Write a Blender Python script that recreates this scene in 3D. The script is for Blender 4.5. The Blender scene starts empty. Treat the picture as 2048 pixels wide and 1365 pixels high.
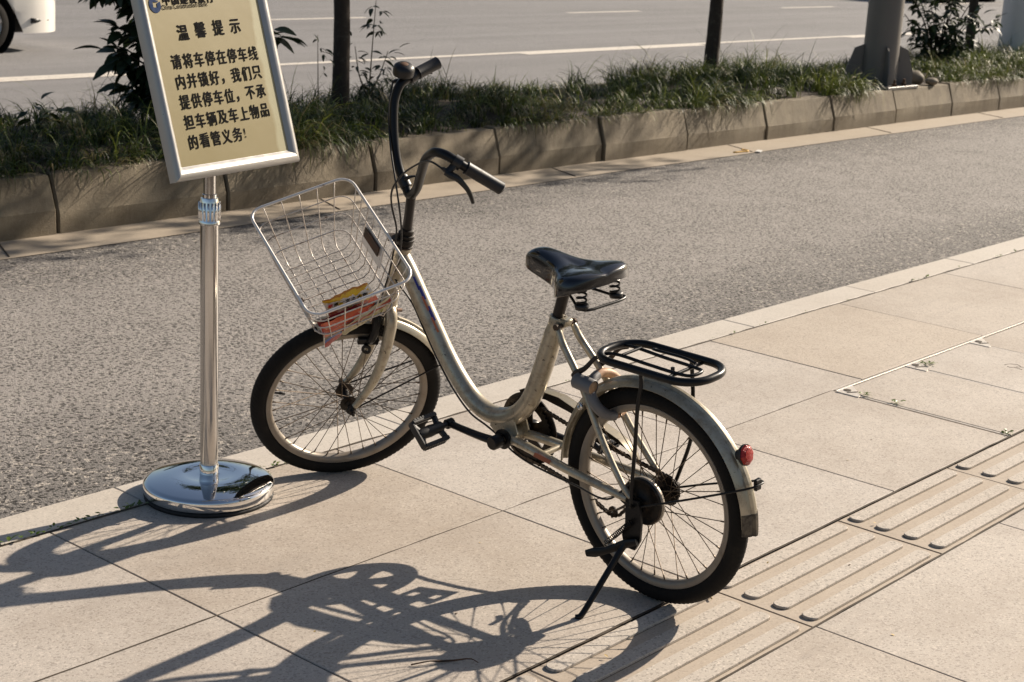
import bpy, bmesh, math, random
import numpy as np
from mathutils import Vector, Matrix

random.seed(7)
rng = np.random.default_rng(7)
R = math.radians
scene = bpy.context.scene
C = scene.collection

# ------------------------------------------------------------------ camera, sky, sun, exposure
CAM_H = 1.6368532
cam = bpy.data.cameras.new('camera')
cam.sensor_width = 36.0
cam.lens = 3216.23 / 2048 * 36
cam.clip_start = 0.05
cam.clip_end = 2000
cam.dof.use_dof = True
cam.dof.focus_distance = 3.95
cam.dof.aperture_fstop = 11.0
camo = bpy.data.objects.new('camera', cam)
camo.matrix_world = Matrix(((0.65871954, 0.16490813, -0.73409392, 0),
                            (-0.75067437, 0.20987328, -0.62645127, 0),
                            (0.0507598, 0.96372118, 0.26203994, CAM_H),
                            (0, 0, 0, 1)))
C.objects.link(camo)
scene.camera = camo

SUN_EL, SUN_AZ = R(29), R(-9)          # azimuth from +X towards +Y
world = bpy.data.worlds.new('World')
scene.world = world
world.use_nodes = True
wn = world.node_tree
sky = wn.nodes.new('ShaderNodeTexSky')
sky.sky_type = 'NISHITA'
sky.sun_disc = False
sky.sun_elevation = SUN_EL
sky.sun_rotation = R(90) - SUN_AZ
sky.air_density = 1.0
sky.dust_density = 2.0
bg = wn.nodes['Background']
bg.inputs['Strength'].default_value = 0.05
wn.links.new(sky.outputs[0], bg.inputs['Color'])
sun = bpy.data.lights.new('sun', 'SUN')
sun.energy = 5.0
sun.angle = R(0.53)
sun.color = (1.0, 0.88, 0.73)
suno = bpy.data.objects.new('sun', sun)
sd = Vector((math.cos(SUN_EL) * math.cos(SUN_AZ), math.cos(SUN_EL) * math.sin(SUN_AZ), math.sin(SUN_EL)))
suno.rotation_euler = sd.to_track_quat('Z', 'Y').to_euler()
suno.location = (8, -2, 8)
C.objects.link(suno)
scene.view_settings.view_transform = 'Standard'
scene.view_settings.look = 'None'
scene.view_settings.gamma = 1
scene.view_settings.exposure = 0.84

# ------------------------------------------------------------------ materials
class NT:
    def __init__(s, name):
        s.m = bpy.data.materials.new(name)
        s.m.use_nodes = True
        s.t = s.m.node_tree
        s.b = s.t.nodes['Principled BSDF']
        s._co = None
    def n(s, typ, **kw):
        nd = s.t.nodes.new('ShaderNode' + typ)
        for k, v in kw.items():
            if k in nd.inputs:
                if hasattr(v, 'node') or isinstance(v, bpy.types.NodeSocket): s.t.links.new(v, nd.inputs[k])
                else: nd.inputs[k].default_value = v
            else: setattr(nd, k, v)
        return nd
    def link(s, a, b): s.t.links.new(a, b)
    @property
    def co(s):
        if s._co is None: s._co = s.n('TexCoord').outputs['Object']
        return s._co
    def wpos(s): return s.n('NewGeometry').outputs['Position']
    def noise(s, scale, detail=4, rough=.55, vec=None, out=0):
        return s.n('TexNoise', Vector=vec or s.co, Scale=scale, Detail=detail, Roughness=rough).outputs[out]
    def voro(s, scale, vec=None, feature='F1', out='Distance', rnd=1.0):
        v = s.n('TexVoronoi', feature=feature, Vector=vec or s.co, Scale=scale)
        if 'Randomness' in v.inputs: v.inputs['Randomness'].default_value = rnd
        return v.outputs[out]
    def ramp(s, fac, stops, interp='LINEAR'):
        r = s.n('ValToRGB', Fac=fac)
        cr = r.color_ramp
        cr.interpolation = interp
        while len(cr.elements) > len(stops): cr.elements.remove(cr.elements[-1])
        while len(cr.elements) < len(stops): cr.elements.new(.5)
        for e, (p, c) in zip(cr.elements, stops):
            e.position = p
            e.color = (c, c, c, 1) if isinstance(c, (int, float)) else (*c, 1)
        return r.outputs[0]
    def mix(s, fac, a, b, mode='MIX'):
        m = s.n('Mix', data_type='RGBA', blend_type=mode)
        for sock, v in ((m.inputs[0], fac), (m.inputs[6], a), (m.inputs[7], b)):
            if isinstance(v, bpy.types.NodeSocket): s.link(v, sock)
            elif isinstance(v, (int, float)): sock.default_value = v if sock.type == 'VALUE' else (v, v, v, 1)
            else: sock.default_value = (*v, 1)
        return m.outputs[2]
    def math(s, op, a, b=0.0):
        m = s.n('Math', operation=op)
        for i, v in enumerate((a, b)):
            if isinstance(v, bpy.types.NodeSocket): s.link(v, m.inputs[i])
            else: m.inputs[i].default_value = v
        return m.outputs[0]
    def bump(s, h, strength=.3, dist=.002, normal=None):
        b = s.n('Bump', Height=h, Strength=strength, Distance=dist)
        if normal is not None: s.link(normal, b.inputs['Normal'])
        s.link(b.outputs[0], s.b.inputs['Normal'])
        return b.outputs[0]
    def set(s, **kw):
        for k, v in kw.items():
            k = k.replace('_', ' ')
            if isinstance(v, bpy.types.NodeSocket): s.link(v, s.b.inputs[k])
            elif isinstance(v, tuple) and len(v) == 3: s.b.inputs[k].default_value = (*v, 1)
            else: s.b.inputs[k].default_value = v
        return s

M = {}
def simple(key, col, rough=.5, metal=0., var=.25, scale=30, bump=0., bscale=120, dirt=None, dirtamt=(.55, .75), dscale=12, coat=0.):
    n = NT(key)
    c2 = tuple(c * (1 - var) for c in col)
    c = n.mix(n.noise(scale, 5, .6), c2, tuple(min(1, c * (1 + var * .6)) for c in col))
    if dirt:
        f = n.ramp(n.noise(dscale, 8, .7), [(dirtamt[0], 0.), (dirtamt[1], 1.)])
        c = n.mix(f, c, dirt)
        n.set(Roughness=n.mix(f, rough, .85), Metallic=n.mix(f, metal, 0.))
    else: n.set(Roughness=n.ramp(n.noise(scale * 2, 4), [(.2, max(.03, rough * .75)), (.8, min(1, rough * 1.25))]), Metallic=metal)
    n.set(Base_Color=c, Coat_Weight=coat)
    if bump: n.bump(n.noise(bscale, 4), bump, .001)
    M[key] = n.m
    return n

def asphalt_all():
    """one road sheet: coarse open asphalt in the side lane, finer greyer asphalt on the carriageway behind the planter"""
    n = NT('road asphalt')
    p = n.wpos()
    y = n.n('SeparateXYZ', Vector=p).outputs[1]
    far = n.ramp(n.math('MULTIPLY', y, .05), [(.395, 0.), (.405, 1.)])
    warp = n.n('TexNoise', Vector=p, Scale=60, Detail=2).outputs['Color']
    vp = n.mix(.012, p, warp, 'ADD')
    cell = 66
    v = n.voro(cell, vp); v2 = n.voro(cell * 2.3, vp)
    nz = n.noise(52, 5, .68, p)
    big = n.noise(.5, 5, .6, p); mid = n.noise(3.5, 5, .65, p)
    h0 = n.math('ADD', n.math('MULTIPLY', nz, .75), n.math('MULTIPLY', v, .40))
    h0 = n.math('ADD', h0, n.math('MULTIPLY', n.math('SUBTRACT', mid, .5), .16))
    pit = n.ramp(h0, [(.500, 1.), (.524, 0.)])
    sep = n.n('SeparateColor', Color=n.voro(cell, vp, out='Color')).outputs[0]
    base = (.168, .154, .142)
    c = n.mix(sep, tuple(x * .72 for x in base), tuple(x * 1.22 for x in base))
    c = n.mix(n.ramp(sep, [(.86, 0.), (.89, .9)]), c, (.48, .43, .37))
    c = n.mix(n.ramp(big, [(.35, 0.), (.7, .4)]), c, tuple(x * 1.25 for x in base))
    # traffic-worn pale band along the middle of the side lane, grit and darker binder towards both edges
    yw = n.math('ADD', y, n.math('MULTIPLY', n.math('SUBTRACT', n.noise(.8, 4, .6, p), .5), 1.1))
    band = n.ramp(n.math('MULTIPLY', yw, .1), [(.385, 0.), (.45, 1.), (.60, 1.), (.665, 0.)])
    c = n.mix(n.math('MULTIPLY', band, .75), c, tuple(x * 1.6 for x in base))
    c = n.mix(n.math('MULTIPLY', n.math('SUBTRACT', 1.0, band), .30), c, tuple(x * .55 for x in base))
    spot = n.ramp(n.noise(1.7, 6, .7, p), [(.60, 0.), (.74, .45)])
    c = n.mix(spot, c, tuple(x * .5 for x in base))
    pit = n.math('MULTIPLY', pit, n.ramp(band, [(0., 1.), (1., .78)]))
    c = n.mix(pit, c, (.012, .009, .007))
    g = (.205, .198, .197)
    fn = n.noise(150, 3, .8, p)
    cf = n.mix(n.ramp(fn, [(.3, 0.), (.7, 1.)]), tuple(x * .62 for x in g), tuple(x * 1.35 for x in g))
    cf = n.mix(n.ramp(big, [(.3, .45), (.7, 0.)]), cf, tuple(x * .7 for x in g))
    ps = n.n('Mapping', Vector=p); ps.inputs['Scale'].default_value = (.05, 1.3, 1)
    cf = n.mix(n.ramp(n.noise(1.1, 4, .6, ps.outputs[0]), [(.4, 0.), (.65, .45)]), cf, tuple(x * 1.3 for x in g))
    n.set(Base_Color=n.mix(far, c, cf), Roughness=.82)
    h = n.math('SUBTRACT', n.math('ADD', n.math('MULTIPLY', v2, .35), n.math('MULTIPLY', nz, .5)), n.math('MULTIPLY', pit, 1.0))
    n.bump(h, 1.0, .007)
    M['asphalt'] = n.m
asphalt_all()

def granite(key, base, var, spk, tint_rng, bstr=.25, stain=.3):
    n = NT(key)
    p = n.wpos()
    rnd = n.n('ObjectInfo').outputs['Random']
    fine = n.noise(330, 4, .8, p)
    cl = n.voro(210, p, out='Color')
    sep = n.n('SeparateColor', Color=cl).outputs[0]
    c = n.mix(n.ramp(fine, [(.32, 0.), (.68, 1.)]), tuple(x * (1 - var) for x in base), tuple(x * (1 + var) for x in base))
    c = n.mix(n.ramp(sep, [(0., spk), (.13, spk), (.17, 0.)]), c, tuple(x * .45 for x in base))
    c = n.mix(n.ramp(sep, [(.9, 0.), (.94, spk * .8)]), c, tuple(min(.8, x * 1.5) for x in base))
    c = n.mix(n.ramp(rnd, tint_rng), c, (.86, .80, .72), 'MULTIPLY')
    st = n.ramp(n.noise(1.9, 8, .72, p), [(.42, 0.), (.74, stain)])
    c = n.mix(st, c, (base[0] * .5, base[1] * .43, base[2] * .36))
    st2 = n.ramp(n.noise(11, 5, .7, p), [(.60, 0.), (.75, stain * .6)])
    c = n.mix(st2, c, (base[0] * .55, base[1] * .48, base[2] * .42))
    gum = n.math('MULTIPLY', n.ramp(n.voro(5.5, p), [(.035, 1.), (.05, 0.)]), n.ramp(n.noise(1.3, 2, .5, p), [(.5, 0.), (.56, .55)]))
    c = n.mix(gum, c, tuple(x * .38 for x in base))
    sk = n.n('Mapping', Vector=p); sk.inputs['Scale'].default_value = (.6, 5.0, 1); sk.inputs['Rotation'].default_value = (0, 0, .5)
    c = n.mix(n.ramp(n.noise(3.2, 6, .7, sk.outputs[0]), [(.55, 0.), (.75, stain * .55)]), c, tuple(x * .62 for x in base))
    n.set(Base_Color=c, Roughness=n.ramp(fine, [(.3, .55), (.7, .8)]))
    n.bump(n.math('ADD', fine, n.math('MULTIPLY', n.noise(60, 3, .6, p), .6)), bstr, .0022)
    M[key] = n.m
granite('slab', (.435, .392, .348), .24, .5, [(0., 0.), (.35, .08), (1., .55)], .3, .5)
granite('slab_brown', (.41, .352, .290), .22, .5, [(0., 0.), (1., .2)])
granite('kerb_stone', (.48, .44, .39), .10, .3, [(0., 0.), (1., .35)], .12, .25)
granite('tactile', (.385, .325, .262), .10, .25, [(0., 0.), (1., .3)], .12, .35)
granite('tactile_bar', (.44, .395, .345), .22, .6, [(0., 0.), (1., .3)], .3, .3)

def concrete():
    n = NT('weathered concrete')
    p = n.wpos()
    z = n.n('SeparateXYZ', Vector=p).outputs[2]
    rnd = n.n('ObjectInfo').outputs['Random']
    base = (.205, .168, .112)
    c = n.mix(n.noise(40, 6, .7, p), tuple(x * .8 for x in base), tuple(x * 1.15 for x in base))
    c = n.mix(n.ramp(rnd, [(0., 0.), (1., .5)]), c, (.20, .155, .10))
    pz = n.n('Mapping', Vector=p); pz.inputs['Scale'].default_value = (5, 5, 1.2)
    st = n.ramp(n.noise(1.3, 8, .7, pz.outputs[0]), [(.43, 0.), (.68, .8)])
    c = n.mix(st, c, (.085, .062, .036))
    low = n.ramp(n.math('ADD', z, n.math('MULTIPLY', n.noise(3, 5, .7, p), .10)), [(.0, .55), (.03, 0.)])
    c = n.mix(low, c, (.12, .092, .055))
    ag = n.ramp(n.voro(75, p, out='Color'), [(.2, 0.), (.9, .35)])
    c = n.mix(n.ramp(n.noise(2.2, 4, .6, p), [(.5, 0.), (.62, .5)]), c, n.mix(ag, (.09, .07, .045), (.25, .21, .15)))
    hole = n.ramp(n.voro(38, p), [(.06, 1.), (.12, 0.)])
    hm = n.ramp(n.noise(4, 3, .5, p), [(.52, 0.), (.62, 1.)])
    hole = n.math('MULTIPLY', hole, hm)
    c = n.mix(hole, c, (.05, .038, .025))
    n.set(Base_Color=c, Roughness=.85)
    n.bump(n.math('SUBTRACT', n.math('ADD', n.noise(70, 6, .75, p), n.noise(260, 3, .7, p)), n.math('MULTIPLY', hole, 2.)), .7, .006)
    M['concrete'] = n.m
concrete()
granite('gutter', (.36, .305, .24), .10, .2, [(0., 0.), (1., .3)], .2, .3)

simple('soil', (.06, .042, .028), .95, 0, .5, 25, .6, 60)
simple('joint_dirt', (.052, .036, .022), .95, 0, .4, 60, .4, 200)
simple('groove_dirt', (.15, .115, .078), .95, 0, .5, 40, .3, 200)
simple('road_paint', (.62, .57, .50), .7, 0, .15, 14, .2, 150, dirt=(.25, .22, .2), dirtamt=(.5, .75), dscale=30)

def cream():
    n = NT('cream bicycle paint')
    p = n.co
    c = n.mix(n.noise(9, 5, .6), (.35, .305, .225), (.45, .40, .305))
    d = n.ramp(n.noise(26, 9, .72), [(.47, 0.), (.68, .7)])
    c = n.mix(d, c, (.14, .095, .05))
    sc = n.n('Mapping', Vector=p); sc.inputs['Scale'].default_value = (1, 1, .25)
    c = n.mix(n.ramp(n.noise(55, 7, .75, sc.outputs[0]), [(.58, 0.), (.66, .5)]), c, (.11, .08, .05))
    sp = n.ramp(n.noise(70, 6, .75), [(.62, 0.), (.66, .95)])
    c = n.mix(sp, c, (.05, .035, .022))
    n.set(Base_Color=c, Metallic=n.ramp(d, [(0., .5), (1., .1)]), Roughness=n.ramp(d, [(0., .30), (1., .7)]), Coat_Weight=.4, Coat_Roughness=.16)
    n.bump(n.noise(60, 6, .7), .12, .001)
    M['cream'] = n.m
cream()
def rubber():
    n = NT('dusty tyre rubber')
    c = n.mix(n.noise(30, 5, .6), (.005, .0045, .004), (.013, .011, .0095))
    d = n.ramp(n.noise(14, 8, .75), [(.55, 0.), (.8, .35)])
    c = n.mix(d, c, (.05, .04, .029))
    n.set(Base_Color=c, Roughness=.8, Specular_IOR_Level=.2)
    n.bump(n.noise(250, 4), .25, .001)
    M['rubber'] = n.m
rubber()
simple('rim_metal', (.27, .238, .20), .42, .55, .2, 20, .1, 90, dirt=(.22, .16, .10), dirtamt=(.5, .78), dscale=16)
simple('spoke_metal', (.16, .12, .085), .45, .7, .4, 40)
simple('black_metal', (.008, .0075, .008), .34, .2, .4, 30, .12, 160, dirt=(.022, .017, .013), dirtamt=(.6, .85), dscale=20, coat=.0).set(Specular_IOR_Level=.32, Metallic=0.)
simple('black_plastic', (.008, .0075, .008), .45, 0, .4, 30, .15, 200, dirt=(.03, .025, .021), dirtamt=(.6, .9), dscale=14)
simple('grip_rubber', (.011, .010, .012), .5, 0, .3, 30, .2, 220, dirt=(.035, .03, .027), dirtamt=(.6, .9))
simple('rusty_metal', (.055, .036, .025), .6, .4, .5, 25, .3, 120, dirt=(.15, .062, .025), dirtamt=(.42, .68), dscale=18)
simple('greasy_steel', (.014, .011, .009), .5, .5, .5, 40, .3, 150, dirt=(.075, .042, .022), dirtamt=(.5, .75), dscale=22)
simple('dark_post', (.022, .018, .016), .45, .4, .5, 25, .2, 120, dirt=(.06, .034, .02), dirtamt=(.52, .75), dscale=18)
simple('chain_steel', (.06, .05, .042), .35, .85, .4, 60)
simple('saddle_vinyl', (.006, .006, .008), .20, 0, .3, 12, .06, 240, dirt=(.025, .022, .02), dirtamt=(.66, .95), dscale=9, coat=.5)
simple('wire_white', (.78, .74, .70), .35, .35, .15, 20, .1, 160, dirt=(.13, .07, .04), dirtamt=(.62, .72), dscale=30)
simple('wire_thin', (.62, .56, .50), .40, .4, .25, 20, .1, 160, dirt=(.14, .075, .04), dirtamt=(.5, .68), dscale=34)
simple('mud_flap', (.13, .105, .072), .6, .2, .4, 30, .3, 120, dirt=(.025, .019, .014), dirtamt=(.42, .6), dscale=24)
simple('lock_grey', (.155, .15, .15), .5, .1, .2, 20, .1, 150, dirt=(.09, .07, .05), dirtamt=(.6, .85))
simple('lock_tan', (.46, .30, .18), .5, .1, .3, 22, .1, 150, dirt=(.30, .13, .07), dirtamt=(.48, .7))
simple('bright_steel', (.62, .6, .58), .25, .9, .1)
simple('edging_steel', (.62, .57, .51), .45, .35, .12)
simple('chrome', (.80, .79, .78), .045, 1., .04, 12)
simple('brushed_steel', (.57, .55, .53), .17, 1., .12, 26)
simple('sign_alu', (.40, .388, .37), .34, .6, .04, 15)
simple('rubber_pad', (.012, .011, .011), .7)
simple('black_ink', (.004, .004, .005), .9).set(Specular_IOR_Level=.05)
simple('blue_ink', (.004, .022, .08), .7).set(Specular_IOR_Level=.1)
simple('red_ink', (.45, .02, .02), .4)
simple('white_ink', (.75, .73, .70), .4)
simple('decal_blue', (.03, .03, .20), .4)
simple('decal_orange', (.5, .14, .05), .4)
simple('bark', (.042, .030, .021), .9, 0, .65, 14, 1.0, 38, dirt=(.10, .085, .065), dirtamt=(.55, .72), dscale=9)
simple('stem_green', (.06, .05, .02), .7)
simple('lamp_paint', (.15, .138, .126), .5, .1, .12, 10, .05, 100, dirt=(.15, .10, .06), dirtamt=(.6, .8), dscale=7)
simple('post_paint', (.58, .57, .58), .45, .05, .08, 10)
simple('cobble', (.17, .14, .10), .8, 0, .3, 30, .4, 60)
simple('straw', (.50, .36, .15), .7)
simple('yellow_straw', (.60, .33, .03), .6)
simple('paper', (.7, .68, .64), .7)
simple('car_white', (.74, .71, .66), .22, 0, .03, 3, coat=.6)
simple('car_dark', (.012, .013, .020), .2, 0, .03, 3, coat=.6)
simple('car_trim', (.012, .012, .012), .5)
simple('car_glass', (.01, .012, .014), .05, 0, .1, 3, coat=.5)
simple('car_rim', (.42, .42, .43), .3, .9)
simple('lamp_glass', (.7, .7, .7), .1, 0, .05, 5, coat=.5)

def red_lens():
    n = NT('red reflector lens')
    v = n.voro(330, rnd=0.)
    n.set(Base_Color=(.30, .003, .002), Roughness=.25, Coat_Weight=.25, Specular_IOR_Level=.3)
    n.bump(v, .5, .002)
    M['red_lens'] = n.m
red_lens()
def poster():
    n = NT('faded yellow poster')
    p = n.co
    c = n.mix(n.noise(3.0, 4, .55), (.150, .117, .038), (.185, .147, .052))
    sp = n.ramp(n.voro(26), [(.035, 1.), (.07, 0.)])
    sp = n.math('MULTIPLY', sp, n.ramp(n.noise(5, 2), [(.5, 0.), (.6, .5)]))
    c = n.mix(sp, c, (.30, .28, .19))
    x = n.n('SeparateXYZ', Vector=p).outputs[0]
    edge = n.ramp(n.math('ADD', x, n.math('MULTIPLY', n.math('SUBTRACT', n.noise(9, 4), .5), .05)), [(.172, 0.), (.184, 1.)])
    c = n.mix(edge, c, (.25, .23, .13))
    n.set(Base_Color=c, Roughness=.5, Specular_IOR_Level=.3, Coat_Weight=.15, Coat_Roughness=.12)
    n.bump(n.noise(6, 3), .12, .01)
    M['poster'] = n.m
poster()
def leafm(key, a, b, trans=.25, rough=.4):
    n = NT(key)
    rnd = n.n('ObjectInfo').outputs['Random']
    c = n.mix(rnd, a, b)
    c = n.mix(n.noise(40, 3), c, tuple(x * .75 for x in a))
    n.set(Base_Color=c, Roughness=rough, Specular_IOR_Level=.4)
    tr = n.n('BsdfTranslucent', Color=n.mix(.5, c, (b[0] * 2.2, b[1] * 2.2, b[2] * .8)))
    ms = n.n('MixShader', Fac=trans)
    n.link(n.b.outputs[0], ms.inputs[1]); n.link(tr.outputs[0], ms.inputs[2])
    n.link(ms.outputs[0], n.t.nodes['Material Output'].inputs[0])
    M[key] = n.m
leafm('leaf_dark', (.016, .030, .011), (.028, .046, .015), .10, .55)
leafm('leaf_weed', (.07, .12, .02), (.13, .18, .03), .3)
leafm('leaf_crown', (.03, .055, .015), (.05, .08, .02), .25)
def grassm():
    n = NT('grass blades')
    t = n.n('Attribute', attribute_name='tint').outputs['Fac']
    c = n.ramp(t, [(0., (.008, .017, .005)), (.4, (.022, .046, .009)), (.65, (.075, .115, .015)), (.84, (.18, .205, .04)), (.9, (.20, .17, .085)), (1., (.30, .235, .125))])  # yellow-green upper stops put the sunlit look into the blade colour
    n.set(Base_Color=c, Roughness=.5, Specular_IOR_Level=.32)
    tr = n.n('BsdfTranslucent', Color=n.mix(.4, c, (.16, .20, .03)))
    ms = n.n('MixShader', Fac=.2)
    n.link(n.b.outputs[0], ms.inputs[1]); n.link(tr.outputs[0], ms.inputs[2])
    n.link(ms.outputs[0], n.t.nodes['Material Output'].inputs[0])
    M['grass'] = n.m
grassm()
def wrapper(key, stops, blot=None, gloss=.22):
    """printed plastic film: bands of colour across the pack (uv v), plus printed blotches"""
    n = NT(key)
    uv = n.n('UVMap').outputs[0]
    s = n.n('SeparateXYZ', Vector=uv)
    v = n.math('ADD', s.outputs[1], n.math('MULTIPLY', n.math('SUBTRACT', n.noise(7, 3, .5, uv), .5), .10))
    c = n.ramp(v, stops, 'CONSTANT')
    if blot:
        for col, sc, lo, hi, v0, v1 in blot:
            f = n.ramp(n.noise(sc, 3, .6, uv), [(lo, 0.), (hi, 1.)])
            w = n.math('MULTIPLY', n.math('GREATER_THAN', s.outputs[1], v0), n.math('LESS_THAN', s.outputs[1], v1))
            c = n.mix(n.math('MULTIPLY', f, w), c, col)
    n.set(Base_Color=c, Roughness=gloss, Coat_Weight=.4, Coat_Roughness=.1)
    n.bump(n.noise(18, 4, .6, uv), .35, .004)
    M[key] = n.m
wrapper('wrap_yellow', [(0., (.50, .03, .01)), (.16, (.62, .08, .015)), (.34, (.70, .62, .45)), (.42, (.72, .70, .66)), (.80, (.60, .36, .03)), (.92, (.42, .16, .015))],
        [((.68, .44, .02), 5, .52, .58, .3, .95), ((.55, .05, .01), 9, .55, .6, .05, .4), ((.72, .71, .70), 6, .56, .6, .3, .85)])
wrapper('wrap_maroon', [(0., (.70, .68, .74)), (.42, (.19, .006, .012)), (.9, (.24, .01, .015))])
wrapper('wrap_orange', [(0., (.30, .008, .006)), (.20, (.04, .09, .28)), (.30, (.05, .03, .02)), (.42, (.52, .10, .04)), (.62, (.46, .045, .018)), (.86, (.56, .08, .02))],
        [((.60, .30, .18), 8, .58, .64, .4, .9), ((.06, .07, .2), 10, .6, .64, .45, .8), ((.6, .2, .05), 14, .6, .66, .25, .45)])
wrapper('wrap_cream', [(0., (.50, .42, .26)), (.34, (.44, .36, .20)), (.62, (.33, .05, .025)), (.84, (.52, .45, .28))],
        [((.45, .42, .04), 7, .56, .6, 0., .5), ((.05, .04, .03), 9, .6, .64, .1, .6), ((.5, .09, .05), 11, .58, .64, .5, .8)])

# ------------------------------------------------------------------ mesh helpers
def tag(o, label, cat, group=None):
    o['label'] = label; o['category'] = cat
    if group: o['group'] = group
    return o
def obj(name, me, mat=None, parent=None, kind=None):
    o = bpy.data.objects.new(name, me)
    C.objects.link(o)
    if mat and me is not None and len(me.materials) == 0: me.materials.append(M[mat])
    if parent: o.parent = parent
    if kind: o['kind'] = kind
    return o
def mesh(name, verts, faces, smooth=True):
    me = bpy.data.meshes.new(name)
    me.from_pydata([tuple(map(float, v)) for v in verts], [], [tuple(f) for f in faces])
    if smooth:
        me.polygons.foreach_set('use_smooth', [True] * len(me.polygons))
    me.update()
    return me
def mobj(name, verts, faces, mat, parent=None, smooth=True, kind=None, sharp=None):
    me = mesh(name, verts, faces, smooth)
    if sharp and hasattr(me, 'set_sharp_from_angle'): me.set_sharp_from_angle(angle=R(sharp))
    return obj(name, me, mat, parent, kind)
class MB:
    """collects shapes that form ONE part"""
    def __init__(s): s.v = []; s.f = []
    def add(s, v, f):
        o = len(s.v); s.v += [tuple(map(float, p)) for p in v]; s.f += [tuple(i + o for i in q) for q in f]
        return s
    def build(s, name, mat, parent=None, smooth=True, sharp=35, kind=None):
        return mobj(name, s.v, s.f, mat, parent, smooth, kind, sharp)
def catmull(P, n=6, closed=False):
    P = [np.array(p, float) for p in P]
    if len(P) < 3: return P
    out = []
    m = len(P)
    for i in range(m if closed else m - 1):
        p1, p2 = P[i], P[(i + 1) % m]
        p0 = P[i - 1] if (closed or i > 0) else 2 * p1 - p2
        p3 = P[(i + 2) % m] if (closed or i + 2 < m) else 2 * p2 - p1
        t0 = 0; t1 = max(1e-6, np.linalg.norm(p1 - p0)) ** .5; t2 = t1 + max(1e-6, np.linalg.norm(p2 - p1)) ** .5; t3 = t2 + max(1e-6, np.linalg.norm(p3 - p2)) ** .5
        for k in range(n):
            t = t1 + (t2 - t1) * k / n
            a1 = (t1 - t) / (t1 - t0) * p0 + (t - t0) / (t1 - t0) * p1
            a2 = (t2 - t) / (t2 - t1) * p1 + (t - t1) / (t2 - t1) * p2
            a3 = (t3 - t) / (t3 - t2) * p2 + (t - t2) / (t3 - t2) * p3
            b1 = (t2 - t) / (t2 - t0) * a1 + (t - t0) / (t2 - t0) * a2
            b2 = (t3 - t) / (t3 - t1) * a2 + (t - t1) / (t3 - t1) * a3
            out.append((t2 - t) / (t2 - t1) * b1 + (t - t1) / (t2 - t1) * b2)
    if not closed: out.append(P[-1])
    return out
def sweep(P, r, seg=10, closed=False, smooth=0, flat=None, ref=None):
    """tube along points; r number or list at the given points; flat=(ra, rb) scale along frame axes"""
    P = [np.array(p, float) for p in P]
    rl = [r] * len(P) if isinstance(r, (int, float)) else list(r)
    if smooth:
        k = len(P)
        P2 = catmull(P, smooth, closed)
        xs = np.linspace(0, (k if closed else k - 1), len(P2), endpoint=not closed)
        rl = list(np.interp(xs, range(k + (1 if closed else 0)), rl + ([rl[0]] if closed else [])))
        P = P2
    n = len(P)
    T = []
    for i in range(n):
        a = P[i - 1] if (closed or i) else P[i]
        b = P[(i + 1) % n] if (closed or i < n - 1) else P[i]
        t = b - a
        T.append(t / (np.linalg.norm(t) + 1e-12))
    u = np.cross(T[0], (0, 0, 1) if ref is None else ref)
    if np.linalg.norm(u) < 1e-4: u = np.cross(T[0], (1, 0, 0))
    u /= np.linalg.norm(u)
    V = []; F = []
    for i in range(n):
        u = u - T[i] * (u @ T[i]); u /= np.linalg.norm(u) + 1e-12
        w = np.cross(T[i], u)
        fa, fb = flat or (1, 1)
        for k in range(seg):
            a = 2 * math.pi * k / seg
            V.append(P[i] + rl[i] * (math.cos(a) * fa * u + math.sin(a) * fb * w))
    for i in range(n if closed else n - 1):
        j = (i + 1) % n
        for k in range(seg):
            l = (k + 1) % seg
            F.append((i * seg + k, i * seg + l, j * seg + l, j * seg + k))
    if not closed:
        F.append(tuple(range(seg - 1, -1, -1)))
        F.append(tuple((n - 1) * seg + k for k in range(seg)))
    return V, F
def frame(axis, ref=(0, 0, 1)):
    a = np.array(axis, float); a /= np.linalg.norm(a)
    u = np.cross(ref, a)
    if np.linalg.norm(u) < 1e-5: u = np.cross((1, 0, 0), a)
    u /= np.linalg.norm(u)
    return u, np.cross(a, u), a
def lathe(prof, c, axis, seg=32, closed=False):
    """prof list of (radius, height along axis)"""
    u, v, a = frame(axis)
    c = np.array(c, float)
    V = []; F = []
    n = len(prof)
    for k in range(seg):
        t = 2 * math.pi * k / seg
        d = math.cos(t) * u + math.sin(t) * v
        for r, h in prof: V.append(c + d * r + a * h)
    for k in range(seg):
        l = (k + 1) % seg
        for i in range(n if closed else n - 1):
            j = (i + 1) % n
            F.append((k * n + i, l * n + i, l * n + j, k * n + j))
    return V, F
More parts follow.
